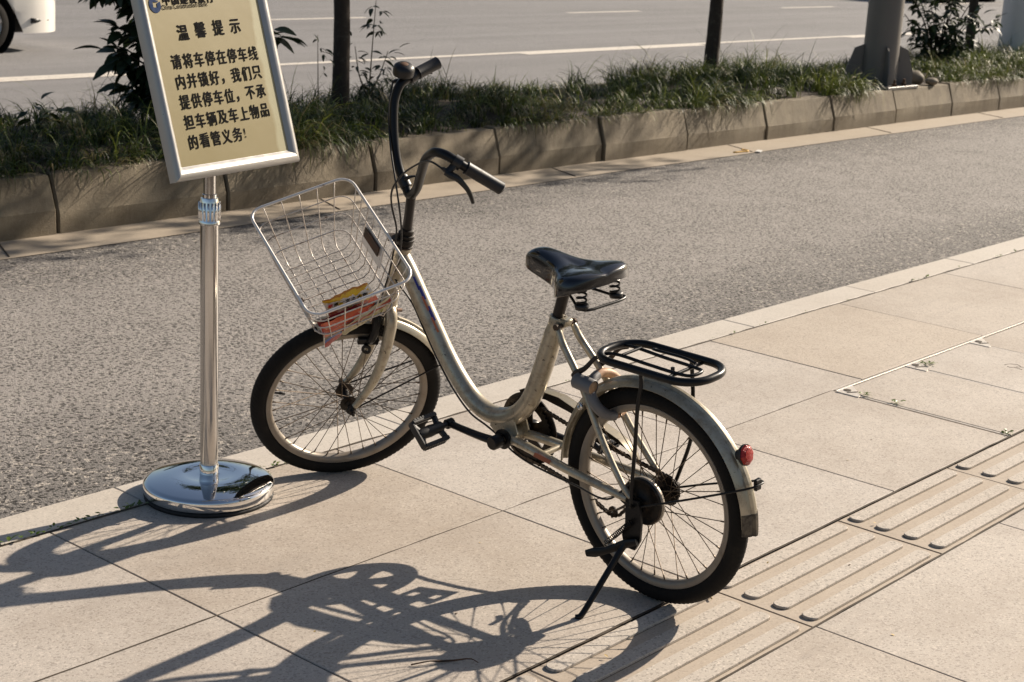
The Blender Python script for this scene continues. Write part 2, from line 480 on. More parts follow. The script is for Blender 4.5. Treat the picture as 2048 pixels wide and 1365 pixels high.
def boxf(c, ax, half, bev=0.0):
    """box with axes; bevel = chamfered top and bottom rim and edges via 3-ring shape"""
    c = np.array(c, float)
    ax = [np.array(a, float) / np.linalg.norm(a) for a in ax]
    x, y, z = half
    if not bev:
        V = [c + ax[0] * sx * x + ax[1] * sy * y + ax[2] * sz * z for sz in (-1, 1) for sx, sy in ((-1, -1), (1, -1), (1, 1), (-1, 1))]
        F = [(3, 2, 1, 0), (4, 5, 6, 7)] + [(i, (i + 1) % 4, 4 + (i + 1) % 4, 4 + i) for i in range(4)]
        return V, F
    V = []; b = min(bev, x * .9, y * .9, z * .9)
    def ring(xx, yy, zz, bb):
        for sx, sy, ox, oy in ((-1, -1, 0, bb), (-1, -1, bb, 0), (1, -1, -bb, 0), (1, -1, 0, bb), (1, 1, 0, -bb), (1, 1, -bb, 0), (-1, 1, bb, 0), (-1, 1, 0, -bb)):
            V.append(c + ax[0] * (sx * xx + ox) + ax[1] * (sy * yy + oy) + ax[2] * zz)
    ring(x - b, y - b, -z, 0.0001); ring(x, y, -z + b, b); ring(x, y, z - b, b); ring(x - b, y - b, z, .0001)
    F = [tuple(range(7, -1, -1)), tuple(24 + i for i in range(8))]
    for rr in range(3):
        for i in range(8):
            j = (i + 1) % 8
            F.append((rr * 8 + i, rr * 8 + j, rr * 8 + 8 + j, rr * 8 + 8 + i))
    return V, F
XYZ = ((1, 0, 0), (0, 1, 0), (0, 0, 1))
def prism(poly, c, ax, depth):
    """2d polygon (a,b) on axes ax[0], ax[1], extruded +-depth/2 along ax[2]"""
    c = np.array(c, float); ax = [np.array(a, float) for a in ax]
    n = len(poly)
    V = [c + ax[0] * a + ax[1] * b - ax[2] * depth / 2 for a, b in poly] + [c + ax[0] * a + ax[1] * b + ax[2] * depth / 2 for a, b in poly]
    F = [tuple(range(n - 1, -1, -1)), tuple(range(n, 2 * n))] + [(i, (i + 1) % n, n + (i + 1) % n, n + i) for i in range(n)]
    return V, F
def empty(name, loc=(0, 0, 0)):
    o = bpy.data.objects.new(name, None); o.empty_display_size = .1
    C.objects.link(o); o.location = loc
    return o

# ------------------------------------------------------------------ setting: road, pavement, gutter, planter
ZR = -0.12
def road_y(y0, x): return y0 - .0016 * max(0, x - 6) ** 1.25     # the far side swings slowly towards the side lane
S_ = 160
road = mobj('road', [(-S_, -S_, ZR), (S_ * 2, -S_, ZR), (S_ * 2, S_ * 2, ZR), (-S_, S_ * 2, ZR)], [(0, 1, 2, 3)], 'asphalt', None, False, 'structure')

def strip(x0, x1, ya, yb, z, nx=8):
    V = []; F = []
    for i in range(nx + 1):
        x = x0 + (x1 - x0) * i / nx
        V += [(x, road_y(ya, x), z), (x, road_y(yb, x), z)]
    for i in range(nx): F.append((2 * i, 2 * i + 2, 2 * i + 3, 2 * i + 1))
    return V, F
mk = MB(); mk.add(*strip(-30, 90, 12.98, 13.12, ZR + .004, 60)); mk.build('road_marking', 'road_paint', road, False)
for k in range(-3, 9):
    x0 = 7.25 + 7.78 * k
    mk = MB(); mk.add(*strip(x0, x0 + 3.8, 12.83, 12.976, ZR + .004)); mk.build('road_marking', 'road_paint', road, False)
for k in range(-5, 9):
    x0 = 15.0 + 6.8 * k
    mk = MB(); mk.add(*strip(x0, x0 + 2.05, 17.72, 17.86, ZR + .004)); mk.build('road_marking', 'road_paint', road, False)

# pavement bed + slabs
pave = mobj('pavement', *boxf((6, -1.3, -.0665), XYZ, (22, 4.87, .060)), 'joint_dirt', None, False, 'structure')
GAP = .0042
slab_mesh = {}
def slab(x0, x1, y0, y1, mat, z=0., name='paving_slab', parent=pave, h=.035, gap=GAP, bev=.0014):
    key = (round(x1 - x0, 3), round(y1 - y0, 3), mat)
    if key not in slab_mesh:
        me = mesh(name, *boxf((0, 0, 0), XYZ, ((x1 - x0) / 2 - gap / 2, (y1 - y0) / 2 - gap / 2, h / 2), bev), smooth=False)
        me.materials.append(M[mat]); slab_mesh[key] = me
    o = obj(name, slab_mesh[key], None, parent)
    o.location = ((x0 + x1) / 2, (y0 + y1) / 2, z - h / 2 + random.uniform(-.0008, .0008))
    o.rotation_euler = (random.uniform(-.0006, .0006), random.uniform(-.0006, .0006), 0)
    return o
XG = 3.205
rows = [(3.42, 2.737), (2.737, 2.062), None, (1.73, 1.05), (1.05, .37), (.37, -.31)]
for ri, rw in enumerate(rows):
    if rw is None: continue
    for k in range(-4, 12):
        x0 = XG + 1.0075 * k; x1 = x0 + 1.0075
        if ri == 1 and x0 > 3.9: continue
        brown = (ri == 0 and k == 2)
        slab(x0, x1, rw[1], rw[0], 'slab_brown' if brown else 'slab')
# service covers in the second row: narrow slabs in steel edging
slab(XG + 1.0075, 5.0, 2.062, 2.737, 'slab')
xs = [5.012, 5.530, 6.076, 6.62, 7.16, 7.70, 8.24, 8.78, 9.32]
for a, b in zip(xs[:-1], xs[1:]): slab(a + .012, b, 2.062, 2.715, 'slab')
for k in range(2): slab(9.34 + k * 1.0075, 9.34 + (k + 1) * 1.0075, 2.062, 2.737, 'slab')
mobj('steel_edging', *boxf(((5.012 + 9.33) / 2, 2.726, -.008), XYZ, ((9.33 - 5.012) / 2, .0045, .0085), .0005), 'edging_steel', pave, False)
for x in xs[:-1]:
    mobj('steel_edging', *boxf((x + .003, 2.388, -.008), XYZ, (.0045, .325, .0085), .0005), 'edging_steel', pave, False)
for x in xs[:5]:
    tri = [(-.02, .0), (.10, 0.), (.005, -.085), (-.018, -.09)]
    mobj('corner_plate', *prism(tri, (x, 2.716, .0016), XYZ, .004), 'edging_steel', pave, False)
    mobj('lifting_hole', *lathe([(.0, .0), (.014, 0.), (.014, .0012), (0, .0012)], (x + .024, 2.694, .0044), (0, 0, 1), 14), 'joint_dirt', pave, False)
    mobj('lifting_slot', *boxf((x + .016, 2.668, .0047), ((1, -.6, 0), (.6, 1, 0), (0, 0, 1)), (.022, .003, .0006)), 'joint_dirt', pave, False)
# sand and dirt packed into the long joints
for yj, wj, xa, xb in ((3.4235, .0105, -2.5, 13.5), (2.737, .0060, -.8, 5.0), (2.0605, .0070, -.8, 11.0), (1.7315, .0060, -.8, 15.), (1.05, .005, -.8, 15.)):
    V = []; F = []
    nj = int((xb - xa) / .06)
    for i in range(nj + 1):
        x = xa + (xb - xa) * i / nj; q = .5 + .28 * math.sin(x * 9 + yj * 7) * math.sin(x * 23) + random.uniform(-.12, .12)
        V += [(x, yj - wj * q, -.0003 + random.uniform(-.0004, .0004)), (x, yj + wj * (1 - q) * .9, -.0003 + random.uniform(-.0004, .0004))]
    for i in range(nj): F.append((2 * i, 2 * i + 2, 2 * i + 3, 2 * i + 1))
    mobj('joint_fill', V, F, 'joint_dirt', pave, False)
# kerb stones
for k in range(-5, 12):
    x0 = 2.512 + 1.0135 * k
    slab(x0, x0 + 1.0135, 3.427, 3.585, 'kerb_stone', 0.0, 'kerb_stone', h=.118, gap=.004, bev=.002)
# tactile tiles with raised bars
TL = .672
bar_me = None
def round_bar(L, w, h):
    pts = []
    r = w * .42
    for cx_, cy_, a0 in ((L / 2 - r, w / 2 - r, 0), (-L / 2 + r, w / 2 - r, 90), (-L / 2 + r, -w / 2 + r, 180), (L / 2 - r, -w / 2 + r, 270)):
        for k in range(5):
            a = R(a0 + 22.5 * k); pts.append((cx_ + r * math.cos(a), cy_ + r * math.sin(a)))
    n = len(pts)
    V = [(x, y, -.004) for x, y in pts] + [(x, y, h - .0015) for x, y in pts] + [(x * (1 - .003 / L), y * (1 - .05), h) for x, y in pts]
    F = [tuple(range(2 * n, 3 * n))]
    for q in range(2): F += [(q * n + i, q * n + (i + 1) % n, (q + 1) * n + (i + 1) % n, (q + 1) * n + i) for i in range(n)]
    return V, F
bar_me = mesh('raised_bar', *round_bar(TL - .058, .0425, .0070), smooth=False)
bar_me.materials.append(M['tactile_bar'])
gv, gf = round_bar(TL - .0525, .0480, .0)
groove_me = mesh('bar_groove', [(x, y, 0.) for x, y, z in gv[40:60]], [tuple(range(20))], smooth=False)
groove_me.materials.append(M['groove_dirt'])
for k in range(-7, 10):
    x0 = 3.203 + TL * k
    t = slab(x0, x0 + TL, 1.733, 2.059, 'tactile', -.0035, 'tactile_tile', gap=.005)
    t.rotation_euler = (0, 0, 0)
    for yb in (2.024, 1.938, 1.8535, 1.7705):
        q_ = obj('bar_groove', groove_me, None, t); q_.location = (0, yb - 1.8965, .0179)
        b = obj('raised_bar', bar_me, None, t)
        b.location = (random.uniform(-.003, .003), yb - 1.896, .0175)

# concrete gutter strip in front of the planter
def wall_y(x): return 7.035 - .0009 * max(0, x - 6) ** 2.1 if x < 18 else wall_y(17.99) - .045 * (x - 17.99)
gut = mobj('gutter', [(-24, 6.60, ZR + .004), (40, 5.6, ZR + .004), (40, 6.2, ZR + .004), (18, 6.9, ZR + .0041), (-24, 7.2, ZR + .004)], [(0, 1, 2, 3, 4)], 'gutter', None, False, 'structure')
gut.data.clear_geometry()
V = []; F = []
gx = np.arange(-24, 40.01, 1.0)
for x in gx:
    V += [(x, wall_y(x) - .345 + .008 * math.sin(x * 2.3), ZR + .004), (x, wall_y(x) + .05, ZR + .006)]
for i in range(len(gx) - 1): F.append((2 * i, 2 * i + 2, 2 * i + 3, 2 * i + 1))
gm = mesh('gutter', V, F, False); gm.materials.append(M['gutter']); gut.data = gm
for x in np.arange(2.05, 18, 2.15):
    mobj('gutter_joint', *boxf((x, wall_y(x) - .16, ZR + .0065), ((.42, 1, 0), (1, -.42, 0), (0, 0, 1)), (.17, .003, .002)), 'joint_dirt', gut, False)

# planter: kerb-like concrete blocks, soil, back edge
planter = empty('planter', (9, 7.4, ZR))
tag(planter, 'low planter of weathered concrete blocks between the two lanes', 'planter')
joints = [-3.0, -1.9, -.8, .27, 1.35, 2.43, 3.53, 4.615, 5.72, 6.87, 8.02, 9.135, 10.16, 11.26, 12.30, 13.38, 14.46, 15.46, 16.5, 17.6, 18.7, 19.8, 20.9, 22.0, 23.1]
PL = np.array(planter.location)
def block(x0, x1, back=False):
    g = .006
    x0 += g; x1 -= g
    n = 9
    zj = random.uniform(-.012, .012); yj = random.uniform(-.008, .008)
    lo = .125 + random.uniform(-.012, .012)
    prof = [(0, 0), (0., lo - .002), (.003, lo + .002), (.058, .292), (.062, .299), (.068, .302), (.17, .302), (.17, 0)]
    V = []; F = []
    m = len(prof)
    for i in range(n + 1):
        t = [0, .009, .03, .18, .36, .54, .72, .88, .991, 1][i]; x = x0 + (x1 - x0) * t
        e = (.008 + random.uniform(0, .004)) if i in (0, n) else 0
        for j, (dy, z) in enumerate(prof):
            wob = .0012 * math.sin(x * 7 + j) if 0 < j < 5 else 0
            y = wall_y(x) + dy + yj + wob + (e if j < 6 else 0)
            if back: y = wall_y(x) + 1.62 - dy
            V.append(np.array((x, y, ZR + z + zj * (z > .2) - (e * .6 if z > .25 else 0))) - PL)
    for i in range(n):
        for j in range(m):
            k = (j + 1) % m
            F.append((i * m + j, i * m + k, (i + 1) * m + k, (i + 1) * m + j) if not back else (i * m + j, (i + 1) * m + j, (i + 1) * m + k, i * m + k))
    F.append(tuple(range(m)) if back else tuple(range(m - 1, -1, -1)))
    F.append(tuple(n * m + j for j in (range(m - 1, -1, -1) if back else range(m))))
    return mobj('concrete_block', V, F, 'concrete', planter, True, None, 28)
for a, b in zip(joints[:-1], joints[1:]): block(a, b)
for a, b in zip(joints[:-1], joints[1:]): block(a + .4, b + .4, True)
ZS = ZR + .285
def soil_z(x, y):
    d = y - wall_y(x)
    m = max(0., min(1., (d - .12) / .35)) * max(0., min(1., (1.56 - d) / .3))
    return ZS + m * (.05 + .03 * math.sin(x * 1.7) + .025 * math.sin(x * 4.1 + y * 3))
V = []; F = []
gx = np.arange(-3, 23.6, .25); nd = 12
for x in gx:
    for k in range(nd): 
        y = wall_y(x) + .10 + 1.42 * k / (nd - 1); V.append((x, y, soil_z(x, y) - .006 + random.uniform(-.006, .006)))
for i in range(len(gx) - 1):
    for k in range(nd - 1): F.append((i * nd + k, (i + 1) * nd + k, (i + 1) * nd + k + 1, i * nd + k + 1))
mobj('soil', V, F, 'soil', None, True, 'structure')

# ------------------------------------------------------------------ grass (uncountable)
def build_grass():
    def hfac(x):       # taller and lower stretches along the planter
        return .80 + .24 * math.sin(x * 1.15 + .6) + .16 * math.sin(x * 2.9 + 2) + .10 * math.sin(x * 6.1)
    tufts = []
    while len(tufts) < 2500:
        x = rng.uniform(-2.5, 22.5); d = rng.uniform(.12, 1.50)
        if 13.05 < x < 14.5 and d < .62: continue
        if 13.10 < x < 14.05 and d < .85: continue
        tufts.append((x, wall_y(x) + d, False))
    for k in range(620):     # fringe that hangs over the front edge
        x = rng.uniform(-2.5, 22.5)
        if 12.95 < x < 14.6: continue
        if math.sin(x * 3.1) + math.sin(x * 1.3 + 1) < -.8: continue
        tufts.append((x, wall_y(x) + .10 + rng.uniform(0, .08), True))
    V = []; F = []; T = []
    SEG = 5
    for (x, y, front) in tufts:
        hh = hfac(x) * rng.uniform(.75, 1.2)
        nb = int(rng.integers(14, 24))
        zz = soil_z(x, y) - .01
        dry = rng.random() < (.30 if 8.2 < x < 9.6 else .07)
        tone = rng.uniform(-.42, .38) + .12 * math.sin(x * 1.9) * math.sin(y * 5)
        la = rng.uniform(0, 2 * math.pi)      # the tuft as a whole is combed one way
        if front: la = rng.uniform(math.pi * 1.25, math.pi * 1.75)
        comb = rng.uniform(.25, 1.0)
        for b in range(nb):
            a = la + rng.normal(0, .9 if not front else .55) if rng.random() < comb else rng.uniform(0, 2 * math.pi)
            L = rng.uniform(.16, .36) * hh
            bend = rng.uniform(1.0, 2.7)
            if rng.random() < .05: L *= 1.4; bend *= .5
            up0 = rng.uniform(.05, .55)
            w = rng.uniform(.0022, .0042)
            if front and rng.random() < .6: bend = rng.uniform(1.7, 2.7); up0 = rng.uniform(.4, .9)
            dx, dy = math.cos(a), math.sin(a)
            px, py, pz = x + rng.normal(0, .025), y + rng.normal(0, .025) * (0.4 if front else 1), zz
            ang = up0
            tw = rng.uniform(-.6, .6)
            base = len(V)
            for s in range(SEG + 1):
                ww = w * (1 - (s / SEG) ** 2 * .93)
                ct, st2 = math.cos(tw), math.sin(tw)
                sx, sy, sz = -dy * ct, dx * ct, st2
                V.append((px + sx * ww, py + sy * ww, pz + sz * ww)); V.append((px - sx * ww, py - sy * ww, pz - sz * ww))
                st = L / SEG
                px += dx * math.sin(ang) * st; py += dy * math.sin(ang) * st; pz += math.cos(ang) * st
                ang += bend / SEG * (1 + s * .25)
            for s in range(SEG): F.append((base + 2 * s, base + 2 * s + 1, base + 2 * s + 3, base + 2 * s + 2))
            t = min(.84, max(0., rng.uniform(.05, .75) + tone + (.16 if x > 8.6 else -.05)))  # sunlit stretch painted in: blades further along the planter get a brighter tint
            if dry or rng.random() < .05: t = rng.uniform(.86, 1.)
            T += [t] * (2 * (SEG + 1))
    me = mesh('grass', V, F)
    at = me.attributes.new('tint', 'FLOAT', 'POINT'); at.data.foreach_set('value', T)
    g = obj('grass', me, 'grass', None, 'stuff')
    tag(g, 'arching tufts of narrow-leaved grass overhanging the concrete planter edge', 'grass')
build_grass()

# ------------------------------------------------------------------ leaves, trees, shrubs
def leaf_mesh(name, L, w, mat, curl=.25, droop=.3):
    n = 5; V = []; F = []
    for i in range(n + 1):
        t = i / n
        ww = w * math.sin(math.pi * min(1, t * .93 + .04)) ** .8 * (1 - .25 * t)
        z = -droop * L * t * t
        for s in (-1, 0, 1): V.append((t * L, s * ww, z + abs(s) * curl * ww))
    for i in range(n):
        for s in range(2): F.append((i * 3 + s, (i + 1) * 3 + s, (i + 1) * 3 + s + 1, i * 3 + s + 1))
    me = mesh(name, V, F); me.materials.append(M[mat]); return me
def place_leaf(me, name, pos, direc, roll, scale, parent, ploc):
    d = Vector(direc).normalized()
    q = d.to_track_quat('X', 'Z')
    o = bpy.data.objects.new(name, me); C.objects.link(o); o.parent = parent
    o.rotation_mode = 'QUATERNION'
    o.rotation_quaternion = q @ Matrix.Rotation(roll, 3, 'X').to_quaternion()
    o.scale = (scale,) * 3
    o.location = Vector(pos) - Vector(ploc)
    return o
lf_big = [leaf_mesh('leaf', .115, .030, 'leaf_dark', .3, .28), leaf_mesh('leaf', .10, .030, 'leaf_dark', .15, .45)]
lf_mid = [leaf_mesh('leaf', .095, .020, 'leaf_dark', .3, .4), leaf_mesh('leaf', .085, .019, 'leaf_dark', .2, .25)]
lf_small = [leaf_mesh('leaf', .085, .017, 'leaf_dark', .3, .35)]

def tree(name, loc, r0, lean, crown_c, crown_r, nleaf, label, seed):
    rr = np.random.default_rng(seed)
    t = empty(name, loc)
    tag(t, label, 'tree', 'trees in the planter')
    top = np.array((lean[0] * 2.4, lean[1] * 2.4, 2.4))
    pts = [(0, 0, -.12), (0, 0, 0), (lean[0] * .5 + .008, lean[1] * .5, .5), (lean[0] - .006, lean[1], 1.0), (lean[0] * 1.7, lean[1] * 1.7, 1.7), tuple(top)]
    V, F = sweep(pts, [r0 * 1.35, r0 * 1.12, r0 * 1.0, r0 * .92, r0 * .85, r0 * .7], 16, smooth=5)
    V = [v + np.array((rr.normal(0, r0 * .025), rr.normal(0, r0 * .025), 0)) for v in V]
    tr = MB(); tr.add(V, F)
    cc = np.array(crown_c)
    for k in range(7):
        d = rr.normal(0, 1, 3); d[2] = abs(d[2]) * .8 + .3; d /= np.linalg.norm(d)
        e = top + d * np.array((crown_r[0], crown_r[1], crown_r[2])) * rr.uniform(.6, 1.)
        tr.add(*sweep([top - (0, 0, .3 * rr.random()), top + (e - top) * .4 + rr.normal(0, .08, 3), e], [r0 * .5, r0 * .3, r0 * .08], 6, smooth=3))
    tr.build('trunk', 'bark', t, True, 60)
    V = []; F = []
    centers = []
    for k in range(70):
        d = rr.normal(0, 1, 3); d /= np.linalg.norm(d)
        centers.append(cc + d * np.array(crown_r) * rr.uniform(.35, 1.) ** .6)
    for k in range(nleaf):
        c = centers[rr.integers(len(centers))] + rr.normal(0, .17, 3)
        u = rr.normal(0, 1, 3); u /= np.linalg.norm(u); v = np.cross(u, rr.normal(0, 1, 3)); v /= np.linalg.norm(v)
        L = rr.uniform(.05, .085); w = L * .42
        b = len(V)
        V += [c - u * L, c - v * w, c + u * L, c + v * w]; F.append((b, b + 1, b + 2, b + 3))
    mobj('crown', V, F, 'leaf_crown', t, False)
    return t
tree('street_tree', (7.46, 8.0, ZS + .03), .056, (.012, .02), (.0, -.75, 3.7), (1.9, 2.1, 1.25), 11000, 'slim dark tree trunk with a leafy sapling growing beside it', 11)
tree('street_tree', (12.02, 8.12, ZS + .03), .062, (.012, -.01), (.2, -.75, 3.75), (1.9, 2.1, 1.25), 8000, 'slim dark tree trunk rising from bright grass, bent slightly', 12)
tree('street_tree', (16.75, 7.95, ZS + .03), .05, (.02, .02), (.0, -.95, 4.2), (1.5, 1.75, 1.0), 2300, 'slim dark tree trunk rising out of a leafy shrub by the grey lamp post', 13)

def shrub(name, loc, label, stems, leafset, per, scale, group=None, mat='bark', stem_r=.008, seed=1):
    rr = np.random.default_rng(seed)
    t = empty(name, loc); tag(t, label, 'shrub' if 'shrub' in name else 'plant', group)
    for pts in stems:
        P = catmull([np.array(p, float) for p in pts], 6)
        mobj('stem', *sweep(P, list(np.linspace(stem_r, stem_r * .35, len(P))), 6), mat, t)
        n = len(P)
        for k in range(per):
            i = int(rr.uniform(.25, 1.) ** .8 * (n - 1)); p = P[i] + rr.normal(0, .012, 3)
            tw = rr.uniform(0, 2 * math.pi)
            d = np.array((math.cos(tw), math.sin(tw), rr.uniform(-.55, .35)))
            if i > n - 3 and rr.random() < .5: d = d * .5 + (P[-1] - P[-3]) / np.linalg.norm(P[-1] - P[-3])
            if rr.random() < .55:
                p2 = p + d * rr.uniform(.02, .09)
                place_leaf(leafset[rr.integers(len(leafset))], 'leaf', p2 + loc, d, rr.uniform(-.6, .6), scale * rr.uniform(.75, 1.15), t, loc)
                for s in (-1, 1):
                    if rr.random() < .6:
                        d2 = np.array((math.cos(tw + s * .9), math.sin(tw + s * .9), rr.uniform(-.7, .2)))
                        place_leaf(leafset[rr.integers(len(leafset))], 'leaf', p + d * .03 + loc, d2, rr.uniform(-.6, .6), scale * rr.uniform(.6, 1.05), t, loc)
            else: place_leaf(leafset[rr.integers(len(leafset))], 'leaf', p + loc, d, rr.uniform(-.6, .6), scale * rr.uniform(.7, 1.1), t, loc)
    return t
# broad-leaved shrub behind the notice
LS = np.array((6.12, 8.02, ZS + .03))
stems = []
rr = np.random.default_rng(5)
stems.append([(0, 0, -.05), (.01, 0, .35), (-.01, .02, .75), (.0, .02, 1.25)])
for (dx, dy, z0, z1) in ((-.36, .06, .25, .36), (-.36, .0, .45, .60), (-.34, -.1, .30, .48), (-.30, .1, .12, .22), (-.46, .05, .78, .80), (-.54, -.05, .80, .84), (-.40, .12, .78, .92), (.66, .05, .5, .62), (-.24, -.12, .14, .16), (-.3, .15, .5, .74), (.3, .2, .3, .6), (-.2, 0, .2, .4), (-.32, .0, .62, .86), (-.50, .1, .74, .94), (-.64, .0, .82, .86), (-.6, .08, .86, .97)):
    a_, b_ = dx * .66 + dy * .75, -dx * .75 + dy * .66      # spread along the street side
    stems.append([(0, 0, z0 - .1), (a_ * .4, b_ * .4, z0 + .06), (a_, b_, z1)])
shrub('leafy_shrub', tuple(LS), 'dark broad-leaved shrub standing behind the yellow notice', stems, lf_big, 30, 1.3, None, 'bark', .011, 3)
# small plant left of it poking out of the grass
shrub('seedling_plant', (5.05, 7.95, ZS + .08), 'small dark seedling poking out of the grass left of the broad-leaved shrub', [[(0, 0, -.05), (0, 0, .08), (.02, 0, .16)], [(.02, 0, 0), (.12, 0, .1), (.2, 0, .13)]], lf_big, 7, .9, None, 'stem_green', .005, 8)
# sapling beside the first trunk
SP = (7.78, 8.06, ZS + .03)
shrub('sapling_plant', SP, 'thin leafy sapling growing beside the slim trunk', [[(0, 0, -.05), (.01, 0, .2), (.03, .0, .5), (.05, 0, .76)], [(0, 0, .1), (.07, -.03, .25), (.13, -.05, .42)], [(0, 0, .1), (-.06, .03, .25), (-.09, .05, .45)], [(0, 0, 0), (.08, .05, .10), (.13, .08, .2)]], lf_small, 15, .95, None, 'stem_green', .0065, 4)
shrub('sapling_plant', (7.25, 7.98, ZS + .03), 'short twig with a few leaves growing against the slim trunk', [[(0, 0, -.05), (-.01, 0, .25), (-.02, 0, .55)]], lf_small, 7, .7, None, 'stem_green', .005, 6)
# shrub beside the lamp post
stems = []
for k in range(19):
    a = rr.uniform(0, 6.28); h = rr.uniform(.30, 1.0); sp = rr.uniform(.15, .80)
    stems.append([(0, 0, -.05), (math.cos(a) * sp * .35, math.sin(a) * sp * .3, h * .5), (math.cos(a) * sp, math.sin(a) * sp * .7, h)])
shrub('leafy_shrub', (15.85, 7.86, ZS + .03), 'dark leafy shrub with drooping leaves between the grey lamp post and the white post', stems, lf_mid, 20, 1.35, None, 'bark', .01, 9)

# ------------------------------------------------------------------ lamp post, white post, stones
lp = empty('lamp_post', (13.58, 7.30, ZS + .026)); tag(lp, 'grey steel lamp post with gussets bolted to a base plate on the planter', 'lamp post')
lamp_ax = ((1, -.03, 0), (.03, 1, 0), (0, 0, 1))
mobj('pole', *lathe([(.165, .012), (.165, .1), (.150, 3.0), (.145, 4.2), (0, 4.2)], (0, 0, 0), (0, 0, 1), 40), 'lamp_paint', lp, True, None, 40)
mobj('base_plate', *boxf((0, 0, .0), lamp_ax, (.27, .27, .014), .003), 'lamp_paint', lp, False)
for a in (45, 135, 225, 315):
    d = np.array((math.cos(R(a)), math.sin(R(a)), 0)); p = np.array((-d[1], d[0], 0))
    mobj('gusset', *prism([(.14, .015), (.32, .015), (.32, .12), (.25, .33), (.155, .37), (.14, .37)], (0, 0, 0), (d, (0, 0, 1), p), .012), 'lamp_paint', lp, False)
for k in range(8):
    a = R(22.5 + 45 * k); p = np.array((math.cos(a) * .235, math.sin(a) * .235, .014))
    b = MB(); b.add(*lathe([(0, .0), (.026, 0), (.026, .022), (0, .022)], p, (0, 0, 1), 6)); b.add(*lathe([(.012, .02), (.012, .058), (0, .06)], p, (0, 0, 1), 10))
    b.build('anchor_bolt', 'rusty_metal', lp, False)
hp = np.array((.66, -.75, 0)); hp = hp / np.linalg.norm(hp)
mobj('cable_hole', *lathe([(0, .004), (.024, .004), (.027, .0), (.027, -.01)], hp * .1665 + np.array((.0, 0, .24)), hp, 20), 'rubber_pad', lp)
wp = empty('sign_post', (17.80, 7.90, ZS)); tag(wp, 'thick white post with a raised access hatch at the far end of the planter', 'post')
mobj('pole', *lathe([(.18, -.1), (.18, 3.6), (0, 3.6)], (0, 0, 0), (0, 0, 1), 40), 'post_paint', wp, True, None, 40)
hd = np.array((-.12, -.99, 0)); hd = np.array((.38, -.92, 0)); hd /= np.linalg.norm(hd); hx = np.array((-hd[1], hd[0], 0))
poly = [(math.cos(R(a)) * .075, (.2 if math.sin(R(a)) > 0 else -.2) + math.sin(R(a)) * .075) for a in range(0, 360, 15)]
mobj('access_hatch', *prism(poly, hd * .165 + np.array((0, 0, .52)), (hx, (0, 0, 1), hd), .05), 'post_paint', wp, False)
def stone(loc, r, label, seed):
    rr = np.random.default_rng(seed)
    bm = bmesh.new(); bmesh.ops.create_icosphere(bm, subdivisions=3, radius=1)
    for v in bm.verts:
        v.co = Vector((v.co.x * r[0], v.co.y * r[1], v.co.z * r[2])) * (1 + .05 * math.sin(v.co.x * 5 + seed) + .04 * math.sin(v.co.y * 6 + v.co.z * 4))
    me = bpy.data.meshes.new('cobble'); bm.to_mesh(me); bm.free()
    me.polygons.foreach_set('use_smooth', [True] * len(me.polygons))
    o = obj('cobble', me, 'cobble'); o.location = loc; tag(o, label, 'stone', 'stones by the lamp post')
stone((14.16, 7.24, ZS + .065), (.105, .095, .075), 'large rounded stone lying beside the lamp post base plate', 1)
stone((14.18, 7.06, ZS + .055), (.08, .06, .035), 'small flat stone on the planter edge in front of the large rounded stone', 2)

